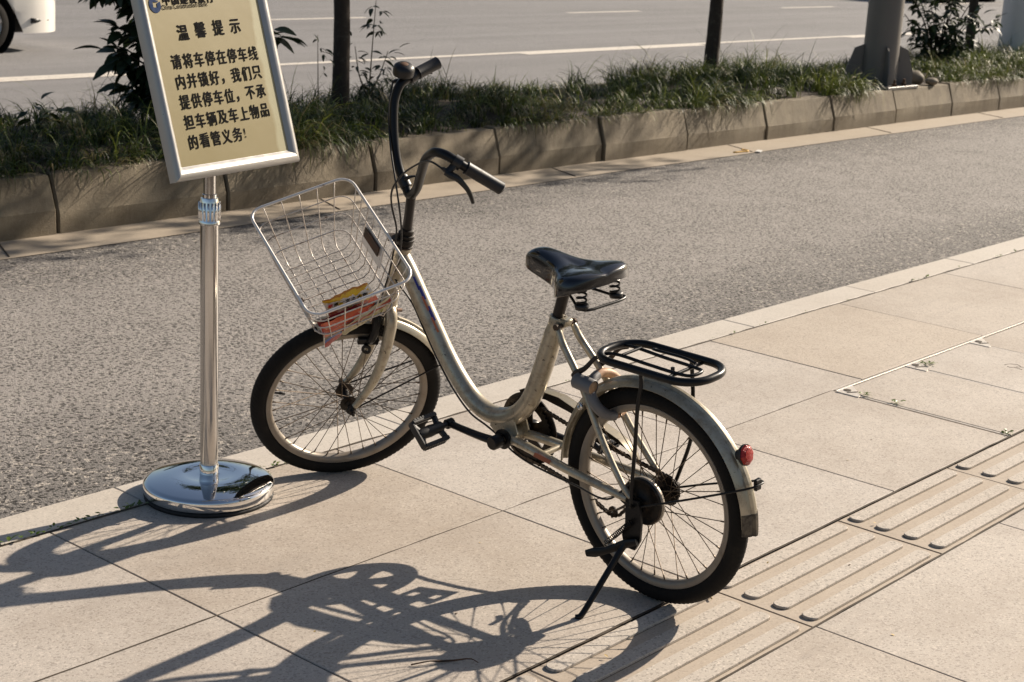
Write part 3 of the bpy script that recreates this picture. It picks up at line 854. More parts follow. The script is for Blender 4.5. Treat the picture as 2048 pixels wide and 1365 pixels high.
# ------------------------------------------------------------------ cars on the carriageway
def car(loc, mat, label, flip=False):
    t = empty('car', loc); tag(t, label, 'car', 'cars on the far carriageway')
    Lc = 4.35; hw = .87
    wx = (.95, 3.45)
    stations = sorted(set([0, .05, .12, .25] + list(np.round(np.arange(.4, 4.3, .1), 2)) + [4.2, 4.3, 4.35]))
    V = []; F = []
    def zl(x):
        z = .20
        for w in wx:
            d = abs(x - w)
            if d < .37: z = max(z, .30 + math.sqrt(max(0, .37 ** 2 - d * d)) * 1.0)
        return z
    def top(x):
        pts = [(0, .62), (.12, .72), (.9, .90), (1.25, .96), (1.95, 1.42), (2.6, 1.47), (3.3, 1.40), (3.95, 1.02), (4.2, .98), (4.35, .72)]
        return np.interp(x, [p[0] for p in pts], [p[1] for p in pts])
    def halfw(x):
        e = min(x, Lc - x)
        return hw * (1 - .22 * max(0, 1 - e / .35) ** 2.2)
    m = 0
    for x in stations:
        h = halfw(x); tz = top(x); belt = min(tz - .03, .92)
        sec = [(h * .985, zl(x)), (h, max(zl(x) + .02, .42)), (h, max(zl(x) + .04, .62)), (h * .985, max(zl(x) + .06, belt)), (h * .985 - max(0, tz - belt) * .32, tz - .05), (h * .6, tz), (0, tz + .01)]
        ring = sec + [(-a, b) for a, b in reversed(sec[:-1])]
        m = len(ring)
        for a, b in ring: V.append((-x, a, b))
    ns = len(stations)
    for i in range(ns - 1):
        for j in range(m - 1): F.append((i * m + j, i * m + j + 1, (i + 1) * m + j + 1, (i + 1) * m + j))
    F.append(tuple(range(m))); F.append(tuple((ns - 1) * m + j for j in range(m - 1, -1, -1)))
    mobj('body', V, F, mat, t, True, None, 40)
    mobj('underbody', *boxf((-Lc / 2, 0, .27), XYZ, (Lc / 2 - .12, hw * .82, .07)), 'car_trim', t, False)
    for s in (1, -1):
        mobj('bumper_strip', *sweep([(-.06, s * .55, .33), (-.14, s * .76, .33), (-.42, s * .862, .33)], .03, 8, smooth=4), 'car_trim' if mat == 'car_white' else mat, t)
        mobj('headlight', *boxf((-.12, s * .60, .60), ((1, -s * .5, 0), (s * .5, 1, 0), (0, 0, 1)), (.07, .17, .075), .02), 'lamp_glass', t, False)
        mobj('window', *prism([(-1.45, .97), (-2.02, 1.36), (-2.62, 1.40), (-3.25, 1.33), (-3.6, 1.0)], (0, s * .80, 0), ((1, 0, 0), (0, s * -.30, 1), (0, 1, 0)), .02), 'car_glass', t, False)
        for w in wx:
            wh = mobj('wheel', *lathe([(.0, .10), (.20, .09), (.205, .11), (.21, .06)], (-w, s * .74, .30), (0, s, 0), 28), 'car_rim', t)
            mobj('tyre', *lathe([(.205, .115), (.27, .12), (.295, .09), (.30, .0), (.295, -.09), (.2, -.1)], (-w, s * .74, .30), (0, s, 0), 40), 'rubber', wh)
            for q in range(5):
                a = R(72 * q + 10); d = np.array((math.cos(a), 0, math.sin(a)))
                mobj('wheel_spoke', *boxf(np.array((-w, s * .842, .30)) + d * .11, (d, (0, 1, 0), np.cross(d, (0, 1, 0))), (.095, .012, .022), .004), 'car_rim', wh, False)
            mobj('wheel_arch', *lathe([(.365, .12), (.365, -.16), (0, -.16)], (-w, s * .72, .30), (0, s, 0), 30), 'car_trim', t)
    return t
car((9.95, 15.80, ZR), 'car_white', 'white car on the carriageway beyond the broad-leaved shrub')
car((39.6, 18.75, ZR), 'car_dark', 'dark car far off on the carriageway beyond the leafy shrub')

# ------------------------------------------------------------------ notice stand
SB = np.array((2.674, 3.365, 0.))
st = empty('notice_stand', tuple(SB)); tag(st, 'chrome-footed notice stand with a tilted yellow parking notice in Chinese', 'sign')
base = mobj('base', *lathe([(.0, .0), (.172, 0.), (.178, .004), (.180, .012), (.1805, .030), (.178, .036), (.165, .0415), (.12, .050), (.072, .056), (.068, .0548), (.028, .058), (0, .058)], (0, 0, .009), (0, 0, 1), 96), 'chrome', st, True, None, 50)
mobj('rubber_ring', *lathe([(.165, .0), (.178, .0), (.179, .010), (.165, .010)], (0, 0, 0), (0, 0, 1), 72, True), 'rubber_pad', base)
pole = mobj('lower_pole', *lathe([(.0245, .055), (.0245, .78), (.0, .78)], (0, 0, 0), (0, 0, 1), 40), 'brushed_steel', st, True, None, 40)
mobj('foot_collar', *lathe([(.0262, .062), (.0262, .092), (.0245, .094)], (0, 0, 0), (0, 0, 1), 40), 'chrome', pole)
cl = MB(); cl.add(*lathe([(.027, .770), (.029, .772), (.029, .780), (.0265, .784), (.0265, .830), (.023, .842), (.019, .843), (.019, .852), (.017, .853)], (0, 0, 0), (0, 0, 1), 40))
clo = cl.build('clamp_collar', 'chrome', st)
for k in range(16):
    a = 2 * math.pi * k / 16
    mobj('grip_rib', *sweep([(math.cos(a) * .0265, math.sin(a) * .0265, .783), (math.cos(a) * .0275, math.sin(a) * .0275, .807), (math.cos(a) * .0262, math.sin(a) * .0262, .831)], .0034, 6), 'chrome', clo)
mobj('upper_pole', *lathe([(.0162, .77), (.0162, 1.24), (0, 1.24)], (0, 0, 0), (0, 0, 1), 32), 'brushed_steel', st, True, None, 40)
hv = np.array((.98344, .18124, 0)); bk = np.array((-.18124, .98344, 0)); tl = R(16)
pv = math.cos(tl) * np.array((0, 0, 1)) + math.sin(tl) * bk
nn = np.cross(hv, pv)
PC = np.array((0, 0, 1.243)) + nn * .022 - hv * .012
panel_m = Matrix(((hv[0], pv[0], nn[0], PC[0]), (hv[1], pv[1], nn[1], PC[1]), (hv[2], pv[2], nn[2], PC[2]), (0, 0, 0, 1)))
WX, HX = .2465, .334      # outer half size
pan = mobj('panel', *boxf((0, 0, -.012), XYZ, (WX - .012, HX - .012, .010)), 'sign_alu', st, False)
pan.matrix_local = panel_m
IN = .034
mobj('poster', [(-WX + IN - .006, -HX + IN - .006, 0), (WX - IN + .006, -HX + IN - .006, 0), (WX - IN + .006, HX - IN + .006, 0), (-WX + IN - .006, HX - IN + .006, 0)], [(0, 1, 2, 3)], 'poster', pan, False)
# snap frame: four mitred half-round profiles
prof = [(0, -.016), (0, .002), (.004, .0085), (.011, .0125), (.018, .0120), (.026, .0075), (.032, .0022), (.034, .0010), (.034, -.004)]
def frame_side(a, b, inx, iny):
    a = np.array(a, float); b = np.array(b, float); d = (b - a) / np.linalg.norm(b - a); inn = np.array((inx, iny, 0.))
    V = []; F = []
    for q, sgn in ((a, 1), (b, -1)):
        for o_, h in prof: V.append(q + inn * o_ + d * sgn * o_ + np.array((0, 0, h)))
    n = len(prof)
    for i in range(n - 1): F.append((i, i + 1, n + i + 1, n + i))
    F.append(tuple(range(n - 1, -1, -1))); F.append(tuple(range(n, 2 * n)))
    return mobj('frame_bar', V, F, 'sign_alu', pan, True, None, 50)
frame_side((-WX, -HX, 0), (WX, -HX, 0), 0, 1)
frame_side((WX, -HX, 0), (WX, HX, 0), -1, 0)
frame_side((WX, HX, 0), (-WX, HX, 0), 0, -1)
frame_side((-WX, HX, 0), (-WX, -HX, 0), 1, 0)
# printed text
dg = None
def text_mesh(body, size, bold=0., sx=1.0):
    c = bpy.data.curves.new('print', 'FONT'); c.body = body; c.size = size
    c.align_x = 'CENTER'; c.align_y = 'CENTER'; c.resolution_u = 3
    o = bpy.data.objects.new('print_tmp', c); C.objects.link(o)
    dg = bpy.context.evaluated_depsgraph_get()
    me = bpy.data.meshes.new_from_object(o.evaluated_get(dg))
    bpy.data.objects.remove(o); bpy.data.curves.remove(c)
    co = np.array([v.co[:] for v in me.vertices]) if len(me.vertices) else np.zeros((0, 3))
    if len(co):
        mn = co.min(0); mx = co.max(0); co -= (mn + mx) / 2
        co[:, 0] *= sx; co[:, 2] = 0
        polys = [tuple(p.vertices) for p in me.polygons]
        bpy.data.meshes.remove(me)
        sh = [(0, 0)] if bold < 1e-5 else [(bold * math.cos(R(a)), bold * math.sin(R(a))) for a in range(0, 360, 60)]
        V = []; F = []
        for q, (dx, dy) in enumerate(sh):
            o_ = len(V)
            V += [(x + dx, y + dy, q * .00004) for x, y, _ in co]; F += [tuple(i + o_ for i in p) for p in polys]
        me = mesh('print', V, F, False)
    return me
def put_text(body, u, v, size, bold, mat, name='printed_character', rot=.02, sx=1.0, parent=pan, z=.0012):
    me = text_mesh(body, size, bold, sx)
    o = obj(name, me, mat, parent); o.location = (u, v, z); o.rotation_euler = (0, 0, rot)
    return o
for ch, u, v in zip('温馨提示', (-.104, -.037, .032, .100), (.0335, .038, .041, .042)): put_text(ch, u, v, .0425, .0010, 'black_ink')
lines = ['请将车停在停车线', '内并锁好，我们只', '提供停车位，不承', '担车辆及车上物品', '的看管义务！']
for li, ln in enumerate(lines):
    v0 = -.0385 - .0508 * li
    for ci, ch in enumerate(ln):
        u = -.150 + .0427 * ci
        if ch == '，': put_text(ch, u - .010, v0 - .012 + .022 * (u + .15), .040, .0009, 'black_ink')
        elif ch == '！': put_text('!', u - .013, v0 + .022 * (u + .15), .036, .0001, 'black_ink')
        else: put_text(ch, u, v0 + .022 * (u + .15), .0395, .0008, 'black_ink', sx=.97)
for ci, ch in enumerate('中国建设银行'): put_text(ch, -.140 + .0325 * ci, .1175 + .0005 * ci, .030, .0009, 'black_ink')
put_text('China Construction Bank', -.0765, .1005, .0167, .0002, 'black_ink', 'printed_line', .03)
# round bank emblem: broken ring with a square hole
mb = MB(); V = []; F = []
ro, ri = .0205, .0092
A = list(range(20, 341, 10))
for a in A:
    ca, sa = math.cos(R(a)), math.sin(R(a))
    q = ri / (abs(ca) + abs(sa)) * 1.05
    V += [(ca * ro, sa * ro, 0), (ca * q, sa * q, 0)]
for i in range(len(A) - 1): F.append((2 * i, 2 * i + 2, 2 * i + 3, 2 * i + 1))
lg = mobj('bank_emblem', V, F, 'blue_ink', pan, False); lg.location = (-.1835, .1055, .0012); lg.rotation_euler = (0, 0, R(42))
lg2 = mobj('bank_emblem', [(-.001, .006, 0), (.012, .006, 0), (.012, .0105, 0), (-.001, .0105, 0)], [(0, 1, 2, 3)], 'blue_ink', pan, False); lg2.location = (-.1835, .1055, .0016)
mobj('mount_bracket', *boxf((0, 0, -.034), XYZ, (.05, .06, .014), .004), 'sign_alu', pan, False)

# ------------------------------------------------------------------ bicycle
O = np.array((3.04837605, 2.09769418, .0009))
ef = np.array((.05286655, .99860159, 0)); el = np.array((-.9936039, .05260197, -.0999216)); eu = np.array((-.09978187, .00528251, .99499531))
bike = empty('bicycle', (0, 0, 0))
bike.matrix_world = Matrix(((ef[0], el[0], eu[0], O[0]), (ef[1], el[1], eu[1], O[1]), (ef[2], el[2], eu[2], O[2]), (0, 0, 0, 1)))
tag(bike, 'worn cream step-through bicycle leaning on its kickstand with a wire basket', 'bicycle')
# steering frame in bicycle coordinates (head angle 69 degrees, bars turned 64 degrees left)
SA = np.array((1.0651, 0, .2551))
SG = np.array((.41231, .89699, .15940)); SL = np.array((-.83665, .44205, -.32344)); SS = np.array((-.36059, 0, .93272))
def sb(p): return SA + SG * p[0] + SL * p[1] + SS * p[2]
def tube(name, pts, r, mat, parent=bike, seg=12, smooth=6, steer=False, closed=False, flat=None, ref=None):
    if steer: pts = [sb(p) for p in pts]
    return mobj(name, *sweep(pts, r, seg, closed, smooth, flat, ref), mat, parent, True, None, 50)
RW, RT_ = .2755, .0225

def wheel(name, hub, F_, L_, U_, drum=False, valve_a=None):
    hub = np.array(hub)
    def P(th, r, y): return hub + F_ * (r * math.cos(th)) + U_ * (r * math.sin(th)) + L_ * y
    def ringmesh(prof, n, mod=None):
        V = []; F = []; m = len(prof)
        for i in range(n):
            th = 2 * math.pi * i / n
            for j, (r, y) in enumerate(prof):
                rr_ = r + (mod(i, j) if mod else 0)
                V.append(P(th, rr_, y))
        for i in range(n):
            k = (i + 1) % n
            for j in range(m):
                l = (j + 1) % m
                F.append((i * m + j, k * m + j, k * m + l, i * m + l))
        return V, F
    rim = mobj(name, *ringmesh([(.2335, .0150), (.2345, .0135), (.2335, .0115), (.224, .0112), (.2215, .006), (.2205, 0), (.2215, -.006), (.224, -.0112), (.2335, -.0115), (.2345, -.0135), (.2335, -.0150), (.224, -.0150), (.2165, -.0095), (.2145, -.004), (.2145, .004), (.2165, .0095), (.224, .0150)][::-1], 120), 'rim_metal', bike, True, None, 40)
    # tyre with a ridged tread
    cr = RW - RT_
    prof = []
    for a in np.linspace(-156, 156, 25): prof.append((cr + RT_ * math.cos(R(a)) * (1.0), RT_ * 1.02 * math.sin(R(a))))
    prof = prof[::-1]
    m = len(prof)
    def mod(i, j):
        d = abs(j - (m - 1) / 2)
        if d < 1.2: return .0004 * (1 if (i % 2) else -1)
        if d < 5.2: return .0008 * (1 if ((i + int(d)) % 4 < 2) else -1)
        return 0
    mobj('tyre', *ringmesh(prof, 480, mod), 'rubber', rim, True, None, 60)
    hb = MB()
    hb.add(*lathe([(0, -.052), (.006, -.052), (.006, -.040), (.012, -.036), (.012, -.032), (.026, -.0315), (.026, -.0285), (.012, -.026), (.011, 0), (.012, .026), (.026, .0285), (.026, .0315), (.012, .032), (.012, .036), (.006, .040), (.006, .052), (0, .052)], hub, L_, 24))
    hb.build('hub', 'greasy_steel', rim)
    # 36 spokes, crossed
    for k in range(36):
        side = 1 if k % 2 == 0 else -1
        pair = (k // 2) % 2
        th = 2 * math.pi * k / 36
        th_h = th + (1 if pair else -1) * R(62) + R(4)
        a = P(th_h, .0235, side * .0300); b = P(th, .2155, side * .003)
        d = (a - b) / np.linalg.norm(a - b)
        mobj('spoke', *sweep([a, b + d * .0135, b + d * .013, b], [.0012, .0012, .0019, .0024], 6), 'spoke_metal', rim)
    if valve_a is not None:
        mobj('valve', *sweep([P(valve_a, .217, 0), P(valve_a, .200, 0), P(valve_a, .199, 0), P(valve_a, .182, 0)], [.0028, .0028, .0044, .0040], 8), 'rubber_pad', rim)
    return rim, P
HR = np.array((0, 0, RW))
X_, Y_, Z_ = (np.array(v, float) for v in XYZ)
rear, PR = wheel('rear_wheel', HR, X_, Y_, Z_)
HF = np.array((1.08955, .05323, .26448))
FF = np.array((.43790, .89452, .08983)); FU = np.array((-.32904, .06648, .94197))
front, PF = wheel('front_wheel', HF, FF, SL, FU, valve_a=R(8))

# drum brake and freewheel on the rear hub
mobj('brake_drum', *lathe([(.0, .030), (.056, .030), (.0585, .032), (.0595, .046), (.0575, .050), (.0545, .0505), (.0530, .047), (.018, .049), (.014, .058), (0, .058)], HR, Y_, 48), 'greasy_steel', rear)
mobj('drum_band', *lathe([(.0596, .0335), (.0608, .034), (.0608, .0445), (.0596, .045)], HR, Y_, 48), 'rim_metal', rear)
cog = MB()
n = 18; poly = []
for k in range(n * 2):
    a = math.pi * k / n; r = .039 if k % 2 else .0345
    poly.append((math.cos(a) * r, math.sin(a) * r))
cog.add(*prism(poly, HR + np.array((0, -.043, 0)), (X_, Z_, Y_), .004))
cog.add(*lathe([(0, .0), (.024, 0), (.026, .006), (.026, .018), (0, .018)], HR + np.array((0, -.041, 0)), -Y_, 24))
cog.build('freewheel', 'greasy_steel', rear, True, 30)

# frame: one continuous curved tube from seat cluster to head tube, BB, stays
main = [(.318, 0, .648), (.328, 0, .618), (.347, 0, .566), (.369, 0, .510), (.389, 0, .463), (.408, 0, .425), (.432, 0, .392), (.468, 0, .361), (.514, 0, .343), (.560, 0, .340), (.610, 0, .356), (.664, 0, .398), (.720, 0, .462), (.770, 0, .535), (.816, 0, .604), (.858, 0, .668), (.893, 0, .715)]
fr = MB()
fr.add(*sweep(main, [.0185, .0235] + [.0252] * 14 + [.0245], 24, False, 5))
ht0, ht1 = SA + SS * .315, SA + SS * .520
fr.add(*sweep([ht0, ht0 + SS * .012, ht0 + SS * .0125, ht1 - SS * .0125, ht1 - SS * .012, ht1], [.0235, .0235, .0215, .0215, .0235, .0235], 24))
BB = np.array((.475, 0, .303))
fr.add(*lathe([(.0, -.037), (.0215, -.037), (.0222, -.034), (.0222, .034), (.0215, .037), (0, .037)], BB, Y_, 24))
for s in (1, -1):
    fr.add(*prism([(.455, .365), (.535, .335), (.540, .318), (.500, .288), (.462, .285), (.440, .32)], (0, s * .021, 0), (X_, Z_, Y_), .004))
frame_o = fr.build('frame', 'cream', bike, True, 50)
for s, nm in ((1, 'chain_stay'), (-1, 'chain_stay')):
    tube(nm, [(.462, s * .026, .303), (.406, s * .032, .302), (.25, s * .050, .291), (.06, s * .063, .281), (.030, s * .065, .279)], [.0125, .0125, .0115, .010, .009], 'cream', frame_o, 14)
    tube('seat_stay', [(.300, s * .026, .650), (.287, s * .028, .640), (.271, s * .031, .613), (.21, s * .040, .540), (.116, s * .055, .396), (.040, s * .064, .302), (.015, s * .0665, .283)], [.0065, .0085, .0095, .0088, .0085, .008, .007], 'cream', frame_o, 12)
    mobj('dropout', *prism([(-.024, .262), (-.022, .288), (.0, .296), (.035, .29), (.050, .283), (.050, .270), (.02, .258)], (0, s * .066, 0), (X_, Z_, Y_), .006), 'greasy_steel', frame_o, False)
    ax_ = MB(); ax_.add(*lathe([(.0, .0), (.0085, 0), (.0085, .009), (0, .009)], HR + Y_ * s * .070, Y_ * s, 6)); ax_.add(*lathe([(.0045, 0), (.0045, .022), (0, .0225)], HR + Y_ * s * .070, Y_ * s, 10)); ax_.build('axle_nut', 'greasy_steel', rear, False)
tube('stay_bridge', [(.34, .043, .297), (.34, -.043, .297)], .008, 'cream', frame_o, 10, 0)
sc = MB(); sd_ = np.array((-.31, 0, .95)); sd_ /= np.linalg.norm(sd_)
sc.add(*lathe([(.0165, .0), (.0215, .0), (.0225, .002), (.0225, .026), (.021, .028), (.0165, .028)], np.array((.318, 0, .640)), sd_, 24))
sc.add(*boxf((.290, 0, .653), (Y_, sd_, X_), (.013, .011, .014), .003))
sc.build('seat_clamp', 'cream', frame_o, True, 40)
mobj('clamp_bolt', *lathe([(0, -.036), (.0085, -.036), (.0085, -.030), (.006, -.029), (.006, .029), (.0085, .030), (.0085, .036), (0, .036)], (.289, 0, .648), Y_, 12), 'rusty_metal', frame_o, True, None, 40)
# transfers on the paint
def patch(path_t, side_ang, w, L, mat, name='transfer'):
    P_ = catmull([np.array(p) for p in main], 8)
    i = int(path_t * (len(P_) - 1)); V = []; F = []
    nA = 4; nL = 5
    for a in range(nL):
        j = min(len(P_) - 2, i + a)
        p = P_[j]; t = P_[j + 1] - P_[j]; t /= np.linalg.norm(t)
        u = np.cross(t, Y_); u /= np.linalg.norm(u)
        for b in range(nA):
            an = R(side_ang) + (b / (nA - 1) - .5) * w
            V.append(p + .0257 * (math.cos(an) * Y_ + math.sin(an) * u))
    for a in range(nL - 1):
        for b in range(nA - 1): F.append((a * nA + b, a * nA + b + 1, (a + 1) * nA + b + 1, (a + 1) * nA + b))
    mobj(name, V, F, mat, frame_o)
for k, (t, m) in enumerate(((.80, 'decal_orange'), (.825, 'decal_blue'), (.85, 'decal_orange'), (.872, 'decal_blue'), (.893, 'decal_blue'))): patch(t, 62 + (k % 2) * 9, .22 + .12 * (k % 2), 3, m)
patch(.315, 80, .30, 3, 'black_ink')
mobj('transfer', *boxf((.318, .0595, .3003), ((-1, .08, -.06), (0, .72, .69), (0, .69, -.72)), (.030, .0006, .0055)), 'decal_orange', frame_o, False)

# seat post, saddle
post = tube('seat_post', [(.325, 0, .628), (.318, 0, .648), (.286, 0, .748)], .0150, 'dark_post', bike, 18, 0)
mobj('saddle_clamp', *boxf((.284, 0, .748), (X_, Y_, Z_), (.018, .024, .013), .004), 'greasy_steel', post, False)
def saddle():
    st_ = [(.4085, .010, .798, .786), (.405, .020, .810, .780), (.395, .027, .822, .776), (.375, .032, .831, .771), (.350, .036, .832, .766), (.325, .040, .828, .761), (.300, .046, .823, .757), (.275, .058, .818, .753), (.255, .078, .815, .749), (.238, .099, .814, .748), (.220, .112, .816, .753), (.200, .117, .818, .761), (.182, .114, .818, .768), (.168, .102, .815, .773), (.158, .080, .811, .776), (.152, .045, .806, .778)]
    V = []; F = []
    na = 15
    for f, w, zt, zb in st_:
        dipc = .010 * max(0, min(1, (.30 - f) / .06)) * max(0, min(1, (f - .14) / .03))
        for k in range(na):
            t = -1 + 2 * k / (na - 1)
            a = abs(t)
            if a < .72:
                q = a / .72; y = q * .90 * w
                z = zt - dipc * (1 - q) ** 2 - (zt - zb) * .20 * q ** 3.0
            else:
                q = (a - .72) / .28; y = w * (.90 + .10 * math.sin(q * math.pi / 2) - .04 * max(0, q - .6))
                z = zt - (zt - zb) * (.20 + .80 * q)
            V.append((f, y if t > 0 else -y, z))
        # underside ring, slightly inset
    ns = len(st_)
    for i in range(ns - 1):
        for k in range(na - 1): F.append((i * na + k, i * na + k + 1, (i + 1) * na + k + 1, (i + 1) * na + k))
    F.append(tuple(range(na))); F.append(tuple((ns - 1) * na + k for k in range(na - 1, -1, -1)))
    b0 = len(V)
    for f, w, zt, zb in st_:
        for s in (-1, 1): V.append((f, s * w * .90, zb + .004))
    for i in range(ns - 1):
        F.append((b0 + 2 * i, b0 + 2 * i + 1, b0 + 2 * i + 3, b0 + 2 * i + 2))
        F.append((i * na, b0 + 2 * i, b0 + 2 * i + 2, (i + 1) * na)); F.append((i * na + na - 1, (i + 1) * na + na - 1, b0 + 2 * i + 3, b0 + 2 * i + 1))
    o = mobj('saddle', V, F, 'saddle_vinyl', bike, True)
    bm = bmesh.new(); bm.from_mesh(o.data); bmesh.ops.recalc_face_normals(bm, faces=bm.faces); bm.to_mesh(o.data); bm.free()
    sm = o.modifiers.new('sub', 'SUBSURF'); sm.levels = 1; sm.render_levels = 2
    return o
sad = saddle()
for s in (1, -1):
    P = []
    for k in range(34):
        a = k / 33 * 2 * math.pi * 2.6; P.append((.180 + .0115 * math.cos(a), s * .060 + .0115 * math.sin(a), .740 + .034 * k / 33))
    tube('coil_spring', P, .0028, 'black_metal', sad, 6, 0)
    mobj('spring_cup', *lathe([(0, 0), (.016, 0), (.018, .010), (.014, .014), (0, .014)], (.178, s * .062, .727), Z_, 18), 'black_plastic', sad)
    tube('saddle_rail', [(.36, s * .012, .785), (.32, s * .022, .756), (.284, s * .022, .750), (.235, s * .040, .742), (.195, s * .060, .731), (.172, s * .062, .728)], .0036, 'black_metal', sad, 8)
tube('saddle_rail', [(.195, .062, .730), (.172, .066, .727), (.163, .055, .726), (.160, 0, .725), (.162, -.07, .724), (.170, -.085, .725), (.20, -.075, .731)], .0038, 'black_metal', sad, 8)

# fenders
def fender(name, P, a0, a1, mat, parent, rr_=.298, w=.0290, n=48):
    prof = []
    ys = np.linspace(-1, 1, 15)
    def rad(t): return rr_ - .017 * abs(t) ** 2.4 + (.0042 if abs(t) < .22 else 0.) - (.0016 if .22 <= abs(t) < .38 else 0)
    outer = [(rad(t), t * w) for t in ys]
    inner = [(r - .0016, y * .96) for r, y in outer][::-1]
    prof = outer + inner
    V = []; F = []; m = len(prof)
    for i in range(n + 1):
        th = R(a0 + (a1 - a0) * i / n)
        e = 1.0
        for r, y in prof: V.append(P(th, r, y * e))
    for i in range(n):
        for j in range(m):
            l = (j + 1) % m
            F.append((i * m + j, i * m + l, (i + 1) * m + l, (i + 1) * m + j))
    for i in (0, n):
        for j in range(len(ys) - 1):
            F.append((i * m + j, i * m + j + 1, i * m + m - 2 - j, i * m + m - 1 - j))
    return mobj(name, V, F, mat, parent, True, None, 50)
rf = fender('rear_mudguard', PR, 2, 178, 'cream', bike, .2985, .0290, 70)
ff_ = fender('front_mudguard', PF, 66, 158, 'cream', bike, .2965, .0275, 40)
fender('mud_flap', PR, 171, 181.5, 'mud_flap', rf, .2998, .0296, 8)
for k in range(2): mobj('mudguard_rivet', *lathe([(0, .004), (.003, .003), (.0045, 0)], PF(R(112 - k * 6), .2985, .004), FU * .9 - FF * .3, 10), 'greasy_steel', ff_)
tube('mudguard_stay', [(.004, .077, .268), (-.10, .070, .312), (-.235, .046, .368), (-.285, .034, .389), (-.304, .016, .396), (-.306, 0, .397), (-.304, -.016, .396), (-.285, -.034, .389), (-.235, -.046, .368), (-.10, -.07, .312), (.004, -.077, .268)], .0028, 'black_metal', rf, 8, 4)
mobj('stay_clip', *boxf((-.300, 0, .396), (X_, Y_, Z_), (.005, .010, .014), .002), 'black_metal', rf, False)
for s in (1, -1):
    a_ = sb((.060, s * .058, -.004)); b_ = PF(R(154), .292, s * .028)
    tube('mudguard_stay', [a_, b_], .0026, 'black_metal', ff_, 8, 0)
# red reflector
rfd = np.array((math.cos(R(141)), 0, math.sin(R(141)))); rfd = np.array((-.96, -.05, .22)); rfd /= np.linalg.norm(rfd)
rp = PR(R(144), .303, 0)
refl = MB(); refl.add(*lathe([(0, 0), (.012, .0), (.014, .010), (.022, .014), (.0250, .018), (.0250, .0235), (0, .0235)], rp - rfd * .002, rfd, 28))
ro_ = refl.build('reflector', 'black_plastic', rf, True, 40)
mobj('reflector_lens', *lathe([(.0244, .0236), (.0232, .0275), (.016, .0305), (.0155, .0325), (.006, .0335), (0, .0338)], rp - rfd * .002, rfd, 8), 'red_lens', rf, False)

# carrier rack
RZ = .622
def loop(f0, f1, w, z, r, n=9):
    P = []
    for cx_, cy_, a0 in ((f0 - r, w - r, 0), (f1 + r, w - r, 90), (f1 + r, -w + r, 180), (f0 - r, -w + r, 270)):
        for k in range(n):
            a = R(a0 + 90 * k / (n - 1)); P.append((cx_ + r * math.cos(a), cy_ + r * math.sin(a), z))
    return P
rack = mobj('carrier_rack', *sweep(loop(.142, -.168, .077, RZ, .066), .0098, 14, True), 'black_metal', bike)
tube('rack_rod', [(.135, .040, RZ - .004), (.10, .034, RZ + .003), (.0, .031, RZ), (-.09, .029, RZ - .002), (-.118, .022, RZ - .002), (-.124, 0, RZ - .002), (-.118, -.022, RZ - .002), (-.09, -.029, RZ - .002), (0, -.031, RZ), (.10, -.034, RZ + .003), (.135, -.040, RZ - .004)], .0044, 'black_metal', rack, 8, 5)
tube('rack_rod', [(.075, .034, RZ + .006), (.075, -.034, RZ + .006)], .0040, 'black_metal', rack, 8, 0)
tube('rack_rod', [(-.080, .074, RZ - .006), (-.080, -.074, RZ - .006)], .0045, 'black_metal', rack, 8, 0)
tube('rack_rod', [(.045, -.070, RZ - .002), (.05, -.05, RZ + .004), (-.05, -.052, RZ + .003), (-.075, -.055, RZ - .004)], .0036, 'black_metal', rack, 8, 5)
for s in (1, -1):
    tube('rack_leg', [(-.012 if s > 0 else -.050, s * .070, RZ - .004), (-.014 if s > 0 else -.052, s * .071, .585), (-.006 if s > 0 else -.054, s * .073, .53), (.0 if s > 0 else -.050, s * .075, .42), (.006 if s > 0 else -.012, s * .079, .315), (.004, s * .080, .276)], .0050, 'black_metal', rack, 10, 5)
    tube('rack_bracket', [(.125, s * .045, RZ - .006), (.150, s * .043, .606), (.185, s * .046, .570), (.212, s * .046, .552), (.222, s * .045, .540)], [.0055, .0055, .0065, .0085, .0090], 'dark_post', rack, 10, 5, flat=(.6, 1))
tube('mudguard_bridge', [(-.05, .0, .585), (-.05, 0, RZ - .004)], .005, 'black_metal', rack, 8, 0)

# ring lock round the tyre
la = R(57); lr = np.array((math.cos(la), 0, math.sin(la))); LC = HR + lr * .269
def lockp(a): return LC + Y_ * (.058 * math.cos(R(a))) + lr * (.055 * math.sin(R(a)))
lock = tube('ring_lock', [lockp(a) for a in range(68, -80, -8)][::-1] if False else [lockp(a) for a in (40, 20, 0, -20, -40, -60, -78)], [.0125, .013, .0138, .0138, .0135, .013, .0125], 'lock_grey', bike, 14, 5)
tube('lock_bolt', [lockp(a) for a in (-70, -90, -110, -130, -150, -170)], .0088, 'lock_tan', lock, 12, 5)
tube('lock_bow', [lockp(a) for a in (190, 170, 150, 130, 110, 90, 68)], [.009, .009, .010, .0115, .012, .012, .012], 'lock_tan', lock, 12, 5)
tube('lock_bow', [lockp(a) for a in (80, 62, 44)], [.0125, .013, .0125], 'lock_grey', lock, 12, 5)
lc = np.array((.172, .060, .538))
mobj('lock_cylinder', *lathe([(0, -.030), (.017, -.030), (.0195, -.027), (.0195, .026), (.018, .029), (.0165, .029), (.0165, .0255), (0, .0255)], lc, np.array((-1, .0, -.10)), 28), 'lock_grey', lock, True, None, 40)
mobj('lock_face', *lathe([(.0163, .0258), (.0150, .0275), (0, .028)], lc, np.array((-1, 0, -.10)), 24), 'lock_tan', lock)
mobj('lock_bracket', *lathe([(.004, -.004), (.0095, -.004), (.0095, .004), (.004, .004)], lockp(-8) + np.array((.038, .010, -.014)), (.3, .9, .2), 18, True), 'bright_steel', lock)

